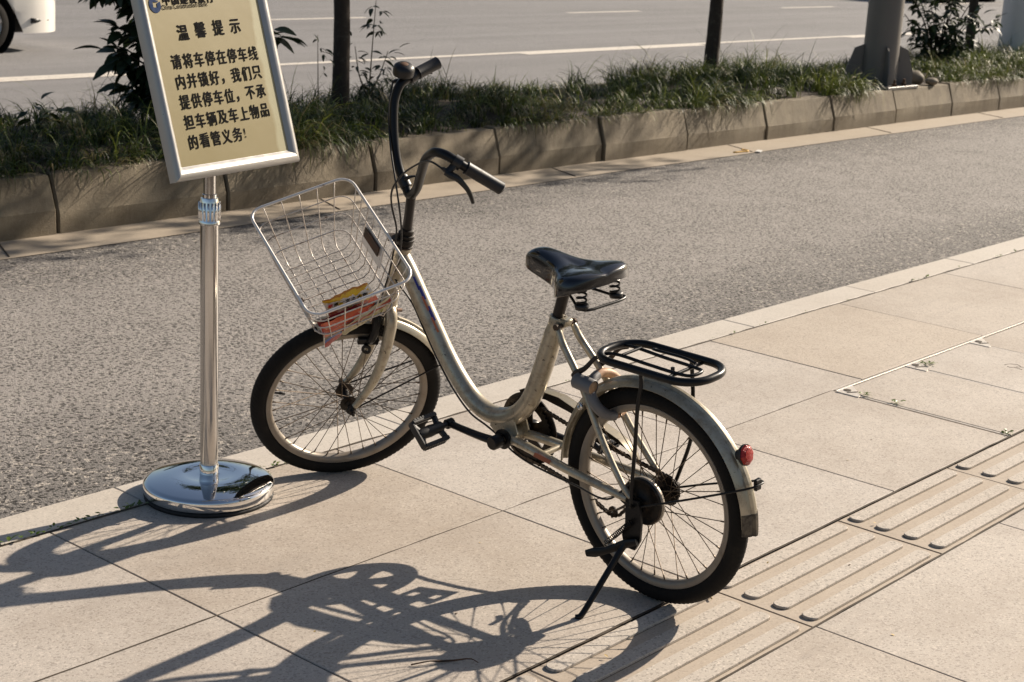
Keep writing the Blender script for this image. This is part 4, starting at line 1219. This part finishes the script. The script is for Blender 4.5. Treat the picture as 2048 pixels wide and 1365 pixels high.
# cranks, chainring, chain, guard
def ring_disc(ro_, ri_, c, th, seg=60): return lathe([(ro_, -th / 2), (ro_, th / 2), (ri_, th / 2), (ri_, -th / 2)], c, Y_, seg, True)
CRC = BB + Y_ * -.050
ch = MB()
ch.add(*ring_disc(.099, .071, CRC + Y_ * -.008, .003))
n = 40; V = []; F = []
for k in range(2 * n):
    a = math.pi * k / n; ro2 = .088 if k % 2 else .082
    for r in (ro2, .066):
        for y in (-.0015, .0015): V.append(CRC + X_ * r * math.cos(a) + Z_ * r * math.sin(a) + Y_ * y)
for k in range(2 * n):
    l = (k + 1) % (2 * n); a, b = 4 * k, 4 * l
    F += [(a, b, b + 1, a + 1), (a + 2, a + 3, b + 3, b + 2), (a, a + 2, b + 2, b), (a + 1, b + 1, b + 3, a + 3)]
ch.add(V, F)
for k in range(5):
    a = R(72 * k + 20); d = X_ * math.cos(a) + Z_ * math.sin(a)
    ch.add(*prism([(.0, -.020), (.0, .020), (.045, .016), (.074, .026), (.074, -.026), (.045, -.016)], CRC + Y_ * -.002, (d, np.cross(d, Y_), Y_), .004))
chain_ring = ch.build('chainring', 'greasy_steel', bike, True, 30)
def crank(s, end, name='crank'):
    b = MB(); e = np.array(end); c = BB + Y_ * s * .064
    b.add(*lathe([(0, -.014), (.017, -.014), (.0185, -.010), (.0185, .016), (.016, .020), (0, .020)], c, Y_ * s, 24))
    b.add(*lathe([(0, -.03), (.0255, -.03), (.027, -.026), (.027, -.020), (.014, -.018)], c, Y_ * s, 24))
    b.add(*sweep([c, c + (e - c) * .35 + Y_ * s * .004, c + (e - c) * .8 + Y_ * s * .002, e], [.0150, .0128, .0115, .0125], 14, False, 5, (.75, 1.0), Y_))
    b.add(*lathe([(0, -.010), (.0135, -.010), (.0135, .010), (0, .010)], e, Y_ * s, 20))
    return b.build(name, 'black_metal', bike, True, 45)
def pedal(s, e, tilt):
    e = np.array(e); a = np.array((math.cos(tilt), 0, math.sin(tilt))); nrm = np.array((-math.sin(tilt), 0, math.cos(tilt))); L = Y_ * s
    p = MB()
    p.add(*lathe([(0, .0), (.0085, 0.), (.0085, .018), (.0155, .022), (.0150, .045), (.0165, .060), (.0150, .090), (.012, .100), (0, .101)], e, L, 16))
    for q in (1, -1):
        for f in (1, -1):
            p.add(*boxf(e + L * .062 + a * q * .036 + nrm * f * .0095, (L, a, nrm), (.040, .0050, .0038), .001))
            for k in range(8): p.add(*boxf(e + L * (.030 + .0092 * k) + a * q * .0395 + nrm * f * .0105, (L, a, nrm), (.0026, .003, .0035)))
        p.add(*boxf(e + L * .024 + a * q * .036, (L, a, nrm), (.0035, .004, .012), .001))
        p.add(*boxf(e + L * .100 + a * q * .036, (L, a, nrm), (.0035, .004, .012), .001))
        p.add(*sweep([e + L * .030 + a * q * .008, e + L * .026 + a * q * .022, e + L * .024 + a * q * .036], .0085, 8, False, 3))
        p.add(*sweep([e + L * .090 + a * q * .008, e + L * .098 + a * q * .022, e + L * .100 + a * q * .036], .0075, 8, False, 3))
    p.add(*boxf(e + L * .104, (a, nrm, L), (.037, .0105, .003), .001))
    return p.build('pedal', 'black_plastic', bike, True, 40)
e_l = (.641, .074, .312); e_r = (.309, -.078, .294)
crank(1, e_l); crank(-1, e_r)
pedal(1, (.641, .084, .312), R(47)); pedal(-1, (.309, -.088, .294), R(20))
# chain as alternating plates
def chain():
    cy_ = -.0455
    P = []
    for a in np.linspace(R(-95), R(93), 26)[::1]:
        P.append((BB[0] + .0835 * math.cos(a), cy_ - .004, BB[2] + .0835 * math.sin(a)))
    P += [(.30, cy_, .353), (.12, cy_, .327)]
    for a in np.linspace(R(92), R(235), 10): P.append((.037 * math.cos(a), cy_ + .002, RW + .037 * math.sin(a)))
    P += [(.06, cy_, .232), (.12, cy_, .192), (.150, cy_, .160), (.170, cy_, .150), (.195, cy_, .156), (.24, cy_, .176), (.31, cy_, .196), (.39, cy_, .212)]
    P = [np.array(p) for p in P]
    # resample
    Q = []; pitch = .0127; d_acc = 0; Pc = P + [P[0]]
    seglen = [np.linalg.norm(b - a) for a, b in zip(Pc[:-1], Pc[1:])]; tot = sum(seglen); n = int(tot / pitch); pitch = tot / n
    cum = np.concatenate([[0], np.cumsum(seglen)])
    for k in range(n):
        s = k * pitch; i = min(len(seglen) - 1, np.searchsorted(cum, s, 'right') - 1); Q.append(Pc[i] + (Pc[i + 1] - Pc[i]) * (s - cum[i]) / seglen[i])
    b = MB()
    for k in range(n):
        p, q = Q[k], Q[(k + 1) % n]; d = (q - p) / (np.linalg.norm(q - p) + 1e-9); u = np.cross(Y_, d)
        off = .0036 if k % 2 else .0023
        for s in (1, -1):
            pts = [(-.0035, -.0042), (.0, -.0045), (pitch * .5, -.0032), (pitch, -.0045), (pitch + .0035, -.0042), (pitch + .0035, .0042), (pitch, .0045), (pitch * .5, .0032), (0, .0045), (-.0035, .0042)]
            b.add(*prism(pts, p + Y_ * s * off, (d, u, Y_), .0012))
        b.add(*lathe([(0, -.0045), (.0032, -.0045), (.0032, .0045), (0, .0045)], p, Y_, 8))
    return b.build('chain', 'chain_steel', bike, False)
chain()
tn = MB(); tc = np.array((.172, -.0455, .162))
tn.add(*lathe([(.004, -.004), (.012, -.004), (.0145, -.002), (.0145, .002), (.012, .004), (.004, .004)], tc, Y_, 22, True))
tn.add(*sweep([(.02, -.062, .268), (.09, -.064, .235), (.15, -.060, .178), (.172, -.056, .162)], [.009, .009, .008, .008], 8, False, 4, (1, .4)))
tn.add(*sweep([(.10, -.050, .245), (.11, -.045, .225), (.128, -.040, .215)], .006, 8, False, 3))
tn.build('chain_tensioner', 'greasy_steel', bike)
gd = MB()
gpts_top = [(.515, .400), (.470, .422), (.420, .430), (.348, .428), (.250, .400), (.146, .368), (.112, .346), (.098, .318)]
gpts_bot = [(.120, .322), (.140, .335), (.250, .366), (.345, .385), (.42, .396), (.47, .394), (.505, .384)]
gd.add(*prism(gpts_top + gpts_bot, (0, -.064, 0), (X_, Z_, Y_), .0016))
guard = gd.build('chain_guard', 'greasy_steel', bike, False)
gd = MB()
V = []; F = []
for (x, z) in gpts_top: V += [(x, -.064, z), (x, -.036, z + .001)]
k0 = len(V)
for (x, z) in gpts_top: V += [(x, -.064, z - .0015), (x, -.036, z - .0005)]
for i in range(len(gpts_top) - 1):
    F.append((2 * i, 2 * i + 1, 2 * i + 3, 2 * i + 2)); F.append((k0 + 2 * i, k0 + 2 * i + 2, k0 + 2 * i + 3, k0 + 2 * i + 1))
gd.add(V, F)
gd.build('guard_flange', 'cream', guard, False)

# kickstand
ks = MB()
ks.add(*prism([(-.016, .292), (.014, .290), (.024, .262), (.024, .222), (.034, .190), (.026, .160), (-.006, .160), (-.022, .188), (-.026, .235), (-.022, .27)], (0, .078, 0), (X_, Z_, Y_), .007))
kick = ks.build('kickstand', 'black_metal', bike, False)
tube('stand_leg', [(.010, .090, .182), (.016, .102, .165), (.026, .16, .100), (.033, .222, .036), (.036, .232, .027), (.044, .238, .0245)], [.0085, .0080, .0078, .0075, .0075, .0070], 'black_metal', kick, 12, 5)
tube('stand_lever', [(-.02, .090, .190), (.015, .096, .175), (.055, .112, .152), (.085, .122, .140), (.108, .128, .132)], [.008, .0105, .0085, .0115, .008], 'black_metal', kick, 10, 5, flat=(.6, 1.1))
P = []
for k in range(140):
    t = k / 139; a = 2 * math.pi * 17 * t
    c = np.array((.0, .088, .236)) * (1 - t) + np.array((.066, .106, .164)) * t
    ax_d = np.array((.066, .018, -.072)); ax_d /= np.linalg.norm(ax_d); u, v, _ = frame(ax_d)
    P.append(c + .0062 * (math.cos(a) * u + math.sin(a) * v))
tube('stand_spring', P, .0015, 'greasy_steel', kick, 5, 0)

# fork, steering column, handlebar
fk = MB()
for s in (1, -1):
    pts = [(.0, s * .006, .318), (0, s * .026, .318), (.0, s * .046, .296), (.0, s * .053, .255), (.001, s * .055, .200), (.008, s * .056, .130), (.024, s * .056, .070), (.046, s * .056, .020), (.056, s * .056, .004)]
    fk.add(*sweep([sb(p) for p in pts], [.0165, .0170, .0172, .0170, .0160, .0142, .0120, .0098, .0085], 16, False, 5))
fork = fk.build('fork', 'cream', bike, True, 60)
for s in (1, -1):
    dp = MB(); c = sb((.059, s * .056, 0))
    dp.add(*sweep([sb((.050, s * .056, .012)), sb((.059, s * .056, 0)), sb((.064, s * .056, -.012))], [.009, .012, .009], 10, False, 3, (1, 1)))
    dp.add(*lathe([(0, 0), (.0085, 0), (.0085, .010), (.0045, .011), (.0045, .020), (0, .0205)], c + SL * s * .008, SL * s, 8))
    dp.build('fork_end', 'greasy_steel', fork)
hs = MB()
for t0, t1, r in ((.520, .527, .0255), (.5275, .540, .0235), (.5405, .549, .0260), (.5495, .560, .0225), (.560, .575, .0185)):
    hs.add(*sweep([sb((0, 0, t0)), sb((0, 0, t0 + .001)), sb((0, 0, t1 - .001)), sb((0, 0, t1))], [r * .93, r, r, r * .93], 20))
hs.add(*boxf(sb((.030, .0, .545)), (SG, SL, SS), (.022, .016, .0035), .001))
hs.build('headset', 'greasy_steel', bike, True, 40)
stem = tube('stem', [(0, 0, .56), (.006, 0, .62), (.013, 0, .685)], [.0135, .0130, .0130], 'dark_post', bike, 16, 4, True)
barL = [(.014, 0, .683), (.012, .022, .708), (.024, .060, .774), (.040, .108, .848), (.041, .135, .880), (.038, .158, .900), (.021, .190, .911), (-.006, .214, .905), (-.023, .220, .898), (-.112, .243, .862)]
barR = [(.029, -.030, .699), (.043, -.060, .728), (.053, -.100, .773), (.058, -.140, .830), (.055, -.170, .873), (.040, -.190, .904), (.012, -.205, .920), (-.011, -.213, .929), (-.050, -.232, .944)]
bar = tube('handlebar', barR[::-1] + [(.016, -.004, .676)] + barL[1:], .0122, 'black_metal', bike, 18, 6, True)
def grip(a, b, name='grip'):
    a = np.array(a); b = np.array(b)
    return mobj(name, *sweep([sb(a), sb(a + (b - a) * .01), sb(a + (b - a) * .04), sb(a + (b - a) * .9), sb(a + (b - a) * .98), sb(b)], [.0150, .0172, .0165, .0165, .0170, .0135], 20), 'grip_rubber', bar, True, None, 40)
grip((-.024, .2203, .8977), (-.122, .2455, .858)); grip((-.006, -.2105, .927), (-.066, -.238, .950))
mobj('bar_end_cap', *lathe([(.0125, 0), (.010, .003), (0, .004)], sb((-.1225, .2457, .8578)), sb((-.122, .2455, .858)) - sb((-.024, .2203, .8977)), 16), 'lock_grey', bar)
# left brake lever
lb = MB()
u_ = sb((-.006, .214, .905)) - sb((.021, .190, .911)); u_ /= np.linalg.norm(u_)
lb.add(*sweep([sb((.006, .206, .908)), sb((-.012, .216, .9025))], [.0175, .0175], 18))
lb.add(*sweep([sb((.000, .211, .905)), sb((.010, .216, .892)), sb((.022, .219, .884)), sb((.034, .216, .889))], [.015, .013, .011, .007], 10, False, 4, (1, .7)))
lever_b = lb.build('brake_lever_mount', 'black_plastic', bar)
tube('brake_lever', [(.026, .220, .882), (.012, .228, .878), (-.004, .234, .873), (-.018, .240, .863), (-.034, .244, .848), (-.047, .246, .830), (-.055, .246, .815)], [.011, .0125, .0115, .0095, .0082, .0078, .0068], 'black_plastic', lever_b, 12, 5, True, flat=(1, .75))
lb = MB()
lb.add(*sweep([sb((.018, -.200, .917)), sb((.004, -.207, .923))], .0172, 18))
lb.add(*sweep([sb((.010, -.205, .918)), sb((.026, -.212, .905)), sb((.046, -.212, .899)), sb((.056, -.210, .897))], [.012, .010, .009, .006], 10, False, 4, (1, .7)))
lever_r = lb.build('brake_lever_mount', 'black_plastic', bar)
tube('brake_lever', [(.03, -.214, .902), (.012, -.228, .902), (-.012, -.240, .906), (-.045, -.254, .912), (-.062, -.258, .908)], [.008, .009, .008, .006, .006], 'black_plastic', lever_r, 12, 5, True, flat=(1, .6))
# bell
bc = sb((.036, -.200, .928)); bax = SS * .93 + SG * .1
bell = mobj('bell', *lathe([(.0, -.004), (.014, -.004), (.0275, -.002), (.0285, .003), (.0288, .014), (.0265, .0215), (.020, .0265), (.012, .0285), (.0115, .0275), (0, .0285)], bc, bax, 36), 'black_plastic', bar, True, None, 50)
mobj('bell_cap', *lathe([(.0112, .0284), (.010, .0292), (0, .0295)], bc, bax, 24), 'rusty_metal', bell)
mobj('bell_thumb', *lathe([(0, -.005), (.006, -.004), (.007, 0), (.006, .004), (0, .005)], sb((.012, -.226, .938)), SL, 14), 'black_plastic', bell)
tube('bell_clamp', [(.030, -.200, .924), (.022, -.198, .915), (.014, -.202, .905)], .006, 'black_plastic', bell, 8, 3, True)
# clip on the bar
cp = MB()
cp.add(*sweep([sb((.024, -.018, .692)), sb((.034, -.040, .708))], .0160, 16))
cp.add(*sweep([sb((.030, -.022, .715)), sb((.018, -.012, .728)), sb((.008, -.004, .735))], [.012, .007, .004], 8, False, 4, (1, .5)))
cp.build('bar_clip', 'black_plastic', bar)
# cables
tube('brake_cable', [(.036, .216, .889), (.050, .190, .888), (.053, .150, .868), (.056, .100, .829), (.069, .050, .768), (.079, .030, .710), (.068, .020, .659), (.042, .030, .589), (.036, .030, .52), (.030, .020, .43), (.034, .012, .33), (.036, .020, .26)], .0027, 'black_plastic', bike, 8, 6, True)
cabR = [sb(p) for p in [(.056, -.210, .897), (.064, -.180, .860), (.069, -.140, .822), (.067, -.080, .766), (.057, -.010, .702), (.042, .030, .636), (.027, .035, .577), (.020, .036, .530), (.012, .026, .470)]]
cabR += [np.array(p) for p in [(.905, .016, .655), (.842, .010, .589), (.796, .010, .519), (.746, .010, .446), (.688, .010, .376), (.624, .012, .327), (.560, .014, .308), (.51, .014, .288), (.47, .02, .270), (.40, .035, .262), (.30, .052, .262), (.20, .062, .262), (.09, .070, .262), (.03, .060, .315)]]
tube('brake_cable', cabR, .0027, 'black_plastic', bike, 8, 6)
# front caliper brake
cb = MB()
cb.add(*boxf(sb((.030, .0, .290)), (SG, SL, SS), (.016, .030, .022), .004))
for s in (1, -1):
    cb.add(*sweep([sb((.034, s * .004, .312)), sb((.036, s * .030, .305)), sb((.038, s * .042, .27)), sb((.040, s * .036, .235)), sb((.040, s * .026, .218))], [.012, .014, .013, .012, .011], 8, False, 4, (1, .9)))
    cb.add(*boxf(sb((.044, s * .0215, .216)), (SG, SL, SS), (.030, .007, .010), .002))
cb.add(*lathe([(.006, -.003), (.014, -.003), (.014, .003), (.006, .003)], sb((.048, .034, .196)), SL + SG * .6, 18, True))
cb.build('caliper_brake', 'black_metal', bike, True, 40)
mobj('brake_bolt', *lathe([(0, 0), (.009, 0), (.009, .007), (.005, .008), (.005, .022), (0, .023)], sb((-.016, .006, .312)), -SG, 8), 'rusty_metal', fork)

# ------------------------------------------------------------------ wire basket
BO = np.array((.20741, .01699, .52472))
BR = np.array(((.9269, -.2648, .266), (.2006, .9485, .2452), (-.3172, -.174, .9323)))
BR = np.array(BR)
def bk2(p): return sb(BO + BR @ np.array(p, float))
BD, BW, BH, T1, T2 = .2966, .4022, .1886, .70, .745
def rrect(hx_, hy_, r, z, n=6):
    P = []
    for cx_, cy_, a0 in ((hx_ - r, hy_ - r, 0), (-hx_ + r, hy_ - r, 90), (-hx_ + r, -hy_ + r, 180), (hx_ - r, -hy_ + r, 270)):
        for k in range(n):
            a = R(a0 + 90 * k / (n - 1)); P.append((cx_ + r * math.cos(a), cy_ + r * math.sin(a), z))
    return P
basket = mobj('wire_basket', *sweep([bk2(p) for p in rrect(BD / 2, BW / 2, .038, 0)], .0040, 10, True), 'wire_white', bike)
def hx_at(z):
    t = -z / BH; return BD / 2 * (1 + (T1 - 1) * t), BW / 2 * (1 + (T2 - 1) * t)
for z in (-.050, -.100, -.150):
    a, b = hx_at(z)
    mobj('wire_ring', *sweep([bk2(p) for p in rrect(a, b, .036, z)], .0017 if z > -.14 else .0022, 6, True), 'wire_thin', basket)
def uwire(fix, along):
    """wire down one wall, across the bottom and up the other"""
    P = []
    for s in (-1, 1):
        seq = [0, -.05, -.10, -.150, -.172] if s < 0 else [-.172, -.150, -.10, -.05, 0]
        for z in seq:
            a, b = hx_at(z)
            t = -z / BH
            if along == 'y': P.append((fix * (1 + (T1 - 1) * t), s * b, z))
            else: P.append((s * a, fix * (1 + (T2 - 1) * t), z))
        if s < 0:
            a, b = hx_at(-BH)
            for q in (-1, 1):
                if along == 'y': P.append((fix * T1, q * (b - .016), -BH + (.0 if along == 'y' else .003)))
                else: P.append((q * (a - .014), fix * T2, -BH + .003))
    P = [bk2(p) for p in P]
    mobj('wire', *sweep(P, .0016, 6), 'wire_thin', basket)
for x in np.linspace(-.105, .105, 5): uwire(x, 'y')
for y in np.linspace(-.155, .155, 9): uwire(y, 'x')
tube('wire_foot', [bk2(p) for p in ((.095, .150, -.150), (.098, .152, -.200), (.090, .135, -.206), (.070, .125, -.190))], .0020, 'wire_thin', basket, 6, 0)
ln = np.cross(BR @ np.array((0, 1, 0)), BR @ np.array((.32, 0, 1)))
bmat = [sb(BR @ np.array(v)) - SA for v in ((1, 0, 0), (0, 1, 0), (0, 0, 1))]
wd = bmat[2] + bmat[0] * -.20      # along the rear wall
wd = wd / np.linalg.norm(wd); ly = bmat[1]; nx = np.cross(ly, wd)
mobj('mount_plate', *boxf(bk2((-.128, -.012, -.085)), (ly, wd, nx), (.054, .036, .0018), .001), 'wire_white', basket, False)
mobj('rust_patch', *boxf(bk2((-.1245, -.014, -.068)), (ly, wd, nx), (.042, .017, .0018), .001), 'rusty_metal', basket, False)
mobj('bolt_plate', *boxf(bk2((.1370, .135, -.035)), (ly, bmat[2] + bmat[0] * .2, nx), (.036, .014, .0012), .0005), 'wire_thin', basket, False)
for y in (.112, .158): mobj('plate_bolt', *lathe([(0, .006), (.005, .005), (.0072, .001), (.0072, -.002)], bk2((.1345, y, -.033)), -bmat[0], 14), 'rusty_metal', basket)

# ------------------------------------------------------------------ wrappers left in the basket (own things)
bm_w = np.array(((ef[0], el[0], eu[0]), (ef[1], el[1], eu[1]), (ef[2], el[2], eu[2])))
def to_world(p): return O + bm_w @ np.array(p)
def pack(name, quad, y, thick, mat, label, lean=0.0, nu=14, nv=8, tail=None):
    """quad: four (x, z) basket-space corners: top-front, top-rear, bottom-rear, bottom-front"""
    q = [np.array(p, float) for p in quad]
    V = []; F = []; UV = []
    for side in (1, -1):
        for i in range(nu + 1):
            for j in range(nv + 1):
                u = i / nu; v = j / nv
                p = (q[3] * (1 - u) + q[2] * u) * (1 - v) + (q[0] * (1 - u) + q[1] * u) * v
                puff = (math.sin(math.pi * u) ** .45) * (math.sin(math.pi * v) ** .5) * thick
                wob = .0026 * math.sin(u * 19 + v * 5) * (1 - .8 * math.sin(math.pi * u)) + .0022 * math.sin(v * 13 + u * 7) + .0012 * math.sin(u * 31 - v * 17)
                yy = y + lean * (p[1] + .15) + side * puff + wob
                V.append(to_world(bk2((p[0], yy, p[1])))); UV.append((u, v))
    m = (nu + 1) * (nv + 1)
    for s in range(2):
        for i in range(nu):
            for j in range(nv):
                a = s * m + i * (nv + 1) + j; b = a + nv + 1
                F.append((a, b, b + 1, a + 1) if s else (a, a + 1, b + 1, b))
    c = np.mean(V, 0)
    me = mesh(name, [v - c for v in V], F)
    uvl = me.uv_layers.new(name='UVMap')
    for lp_ in me.loops: uvl.data[lp_.index].uv = UV[lp_.vertex_index]
    o = obj(name, me, mat); o.location = c
    tag(o, label, 'wrapper', 'snack wrappers in the basket')
    return o, q, y, lean
py_ = pack('snack_wrapper', [(.074, -.086), (-.056, -.080), (-.092, -.178), (.056, -.166)], .098, .010, 'wrap_yellow', 'white and yellow printed snack wrapper with black characters, tallest in the basket', .0)
pack('snack_wrapper', [(.103, -.128), (-.050, -.132), (-.045, -.186), (.090, -.190)], .121, .006, 'wrap_maroon', 'maroon snack wrapper with a white lower part, between two others', .0)
pack('snack_wrapper', [(.098, -.122), (-.060, -.122), (-.052, -.150), (.092, -.230)], .140, .007, 'wrap_orange', 'orange-red snack wrapper with a blue stripe poking through the basket wires', .0)
pack('snack_wrapper', [(.043, -.162), (-.104, -.108), (-.100, -.162), (.043, -.196)], .147, .005, 'wrap_cream', 'cream and dark red snack wrapper lying lowest against the basket side', .0)
# print on the tallest wrapper
o, q, yy, lean = py_
ux = bm_w @ (-bmat[0]); uz = bm_w @ bmat[2]; uy = bm_w @ bmat[1]
for k, (chh, m_) in enumerate((('聚', 'red_ink'), ('泉', 'black_ink'), ('一', 'black_ink'), ('支', 'black_ink'), ('之', 'black_ink'), ('大', 'black_ink'), ('伽', 'black_ink'))):
    me = text_mesh(chh, .0150, .0005)
    t = obj('printed_character', me, m_, o)
    x = .056 - .0168 * k; z = -.106 - .001 * k
    p = to_world(bk2((x, .098 + lean * (z + .15) + .0118, z))) - np.array(o.location)
    t.matrix_local = Matrix(((ux[0], uz[0], uy[0], p[0]), (ux[1], uz[1], uy[1], p[1]), (ux[2], uz[2], uy[2], p[2]), (0, 0, 0, 1)))

# scratched mark on one of the covers
for pts in (((5.855, 2.469), (5.879, 2.463), (5.903, 2.439), (5.887, 2.416)), ((5.843, 2.451), (5.838, 2.438), (5.852, 2.426), (5.846, 2.391)), ((5.86, 2.424), (5.877, 2.415), (5.881, 2.4))):
    mobj('scratched_mark', *sweep([(x, y, .0002) for x, y in pts], .0016, 6), 'joint_dirt', pave)

# ------------------------------------------------------------------ weeds and litter on the paving
wl = [leaf_mesh('leaf', .022, .007, 'leaf_weed', .2, .2)]
wr = np.random.default_rng(21)
def weed(x, y, n, s):
    t = empty('weed', (x, y, 0))
    if x < 2.1: lb_ = ('broad-leaved weed in the kerb joint, the largest of those before the notice stand foot', None)
    elif x < 2.6: lb_ = ('tiny weed in the kerb joint short of the notice stand foot', 'weeds by the notice stand')
    elif x < 3.3: lb_ = ('tiny weed in the kerb joint between the notice stand foot and the front wheel', 'weeds by the front wheel')
    elif x < 6.6: lb_ = ('tiny weed in the kerb joint along the edge of the brownish slab and its neighbours', 'weeds by the brownish slab')
    else: lb_ = ('yellowish weed in the kerb joint beyond the brownish slab', 'weeds beyond the brownish slab')
    tag(t, lb_[0], 'weed', lb_[1])
    for k in range(n):
        a = wr.uniform(0, 6.28); p = (x + wr.normal(0, .012) * s * 1.6, y + wr.normal(0, .004), .003 + wr.uniform(0, .008))
        place_leaf(wl[0], 'leaf', p, (math.cos(a), math.sin(a) * .7, wr.uniform(.05, .7)), wr.uniform(-.5, .5), s * wr.uniform(.6, 1.1), t, (x, y, 0))
for x, n, s in ((2.06, 7, 1.3), (2.15, 7, .8), (2.2, 5, .7), (2.27, 8, .8), (2.31, 6, .7), (2.36, 5, .7), (2.43, 7, .9), (2.47, 10, .8), (2.90, 7, .7), (2.96, 8, .8), (3.01, 5, .7), (3.10, 4, .6), (4.32, 3, .5), (4.95, 4, .5), (5.25, 4, .5), (5.40, 5, .6), (5.62, 5, .6), (5.95, 3, .5), (6.30, 3, .6), (6.95, 7, .9), (7.05, 6, .8), (7.4, 4, .6), (7.85, 7, .8), (8.05, 7, .8)):
    weed(x + wr.uniform(-.01, .01), 3.421, n, s * .9)
for x, y in ((5.04, 2.62), (5.04, 2.50), (5.02, 2.08), (5.60, 2.68), (5.62, 2.665)):
    t = empty('weed', (x, y, 0)); tag(t, 'tiny weed sprouting beside the steel edging strip', 'weed', 'weeds along the steel edging')
    for k in range(9):
        a = wr.uniform(0, 6.28); place_leaf(wl[0], 'leaf', (x + wr.normal(0, .012), y + wr.normal(0, .012), .003 + wr.uniform(0, .008)), (math.cos(a), math.sin(a), wr.uniform(.1, .6)), wr.uniform(-.5, .5), .7, t, (x, y, 0))
tw = tag(mobj('twig', *sweep([(-.055, .045, .004), (-.02, .02, .010), (.0, .012, .006), (.03, -.005, .004), (.055, -.035, .010), (.062, -.05, .004)], [.0018, .0014, .003, .0022, .0014, .001], 6, smooth=3), 'rusty_metal'), 'thin dry twig lying in the bicycle shadow', 'twig')
tw.location = (2.40, 2.20, 0)
tw = tag(mobj('straw', *sweep([(0, 0, .003), (.03, .035, .006), (.055, .06, .02)], [.0022, .002, .001], 6, smooth=3), 'straw'), 'dry straw stub beside the rear tyre', 'straw'); tw.location = (3.145, 1.99, 0)
for k, (x, y) in enumerate(((2.62, 2.36), (2.98, 2.62), (4.35, 2.30), (3.6, 1.86), (3.92, 1.97), (3.45, 2.02), (4.6, 2.35), (2.31, 2.52), (3.3, 1.58), (4.0, 1.5), (2.7, 1.98))):
    me = lf_small[0] if k % 2 else wl[0]
    o = bpy.data.objects.new('dry_leaf', me.copy()); o.data.materials.clear(); o.data.materials.append(M['straw' if k % 3 else 'rusty_metal']); C.objects.link(o)
    sc_ = .16 if k % 2 else .5
    o.location = (x, y, .0055 if 1.73 < y < 2.06 else .002); o.scale = (sc_,) * 3; o.rotation_euler = (.1, .1, wr.uniform(0, 6))
    tag(o, 'tiny scrap of dry leaf lying on the ribbed tactile tiles' if 1.73 < y < 2.06 else 'tiny scrap of dry leaf lying on the smooth granite slabs', 'leaf', 'leaf scraps on the tactile tiles' if 1.73 < y < 2.06 else 'leaf scraps on the slabs')
st_ = tag(mobj('straw', *sweep([(-.16, .02, .006), (-.05, 0, .006), (.0, -.01, .008), (.03, .06, .008), (.0, .05, .01)], .006, 6, smooth=3), 'yellow_straw'), 'bent yellow plastic strap lying in the gutter by the planter', 'litter'); st_.location = (10.55, 6.72, ZR + .004)
tag(mobj('paper_scrap', *boxf((10.62, 6.66, ZR + .012), ((1, .3, .1), (-.3, 1, 0), (0, 0, 1)), (.03, .02, .003)), 'paper', None, False), 'scrap of white paper in the gutter beside the yellow strap', 'litter')
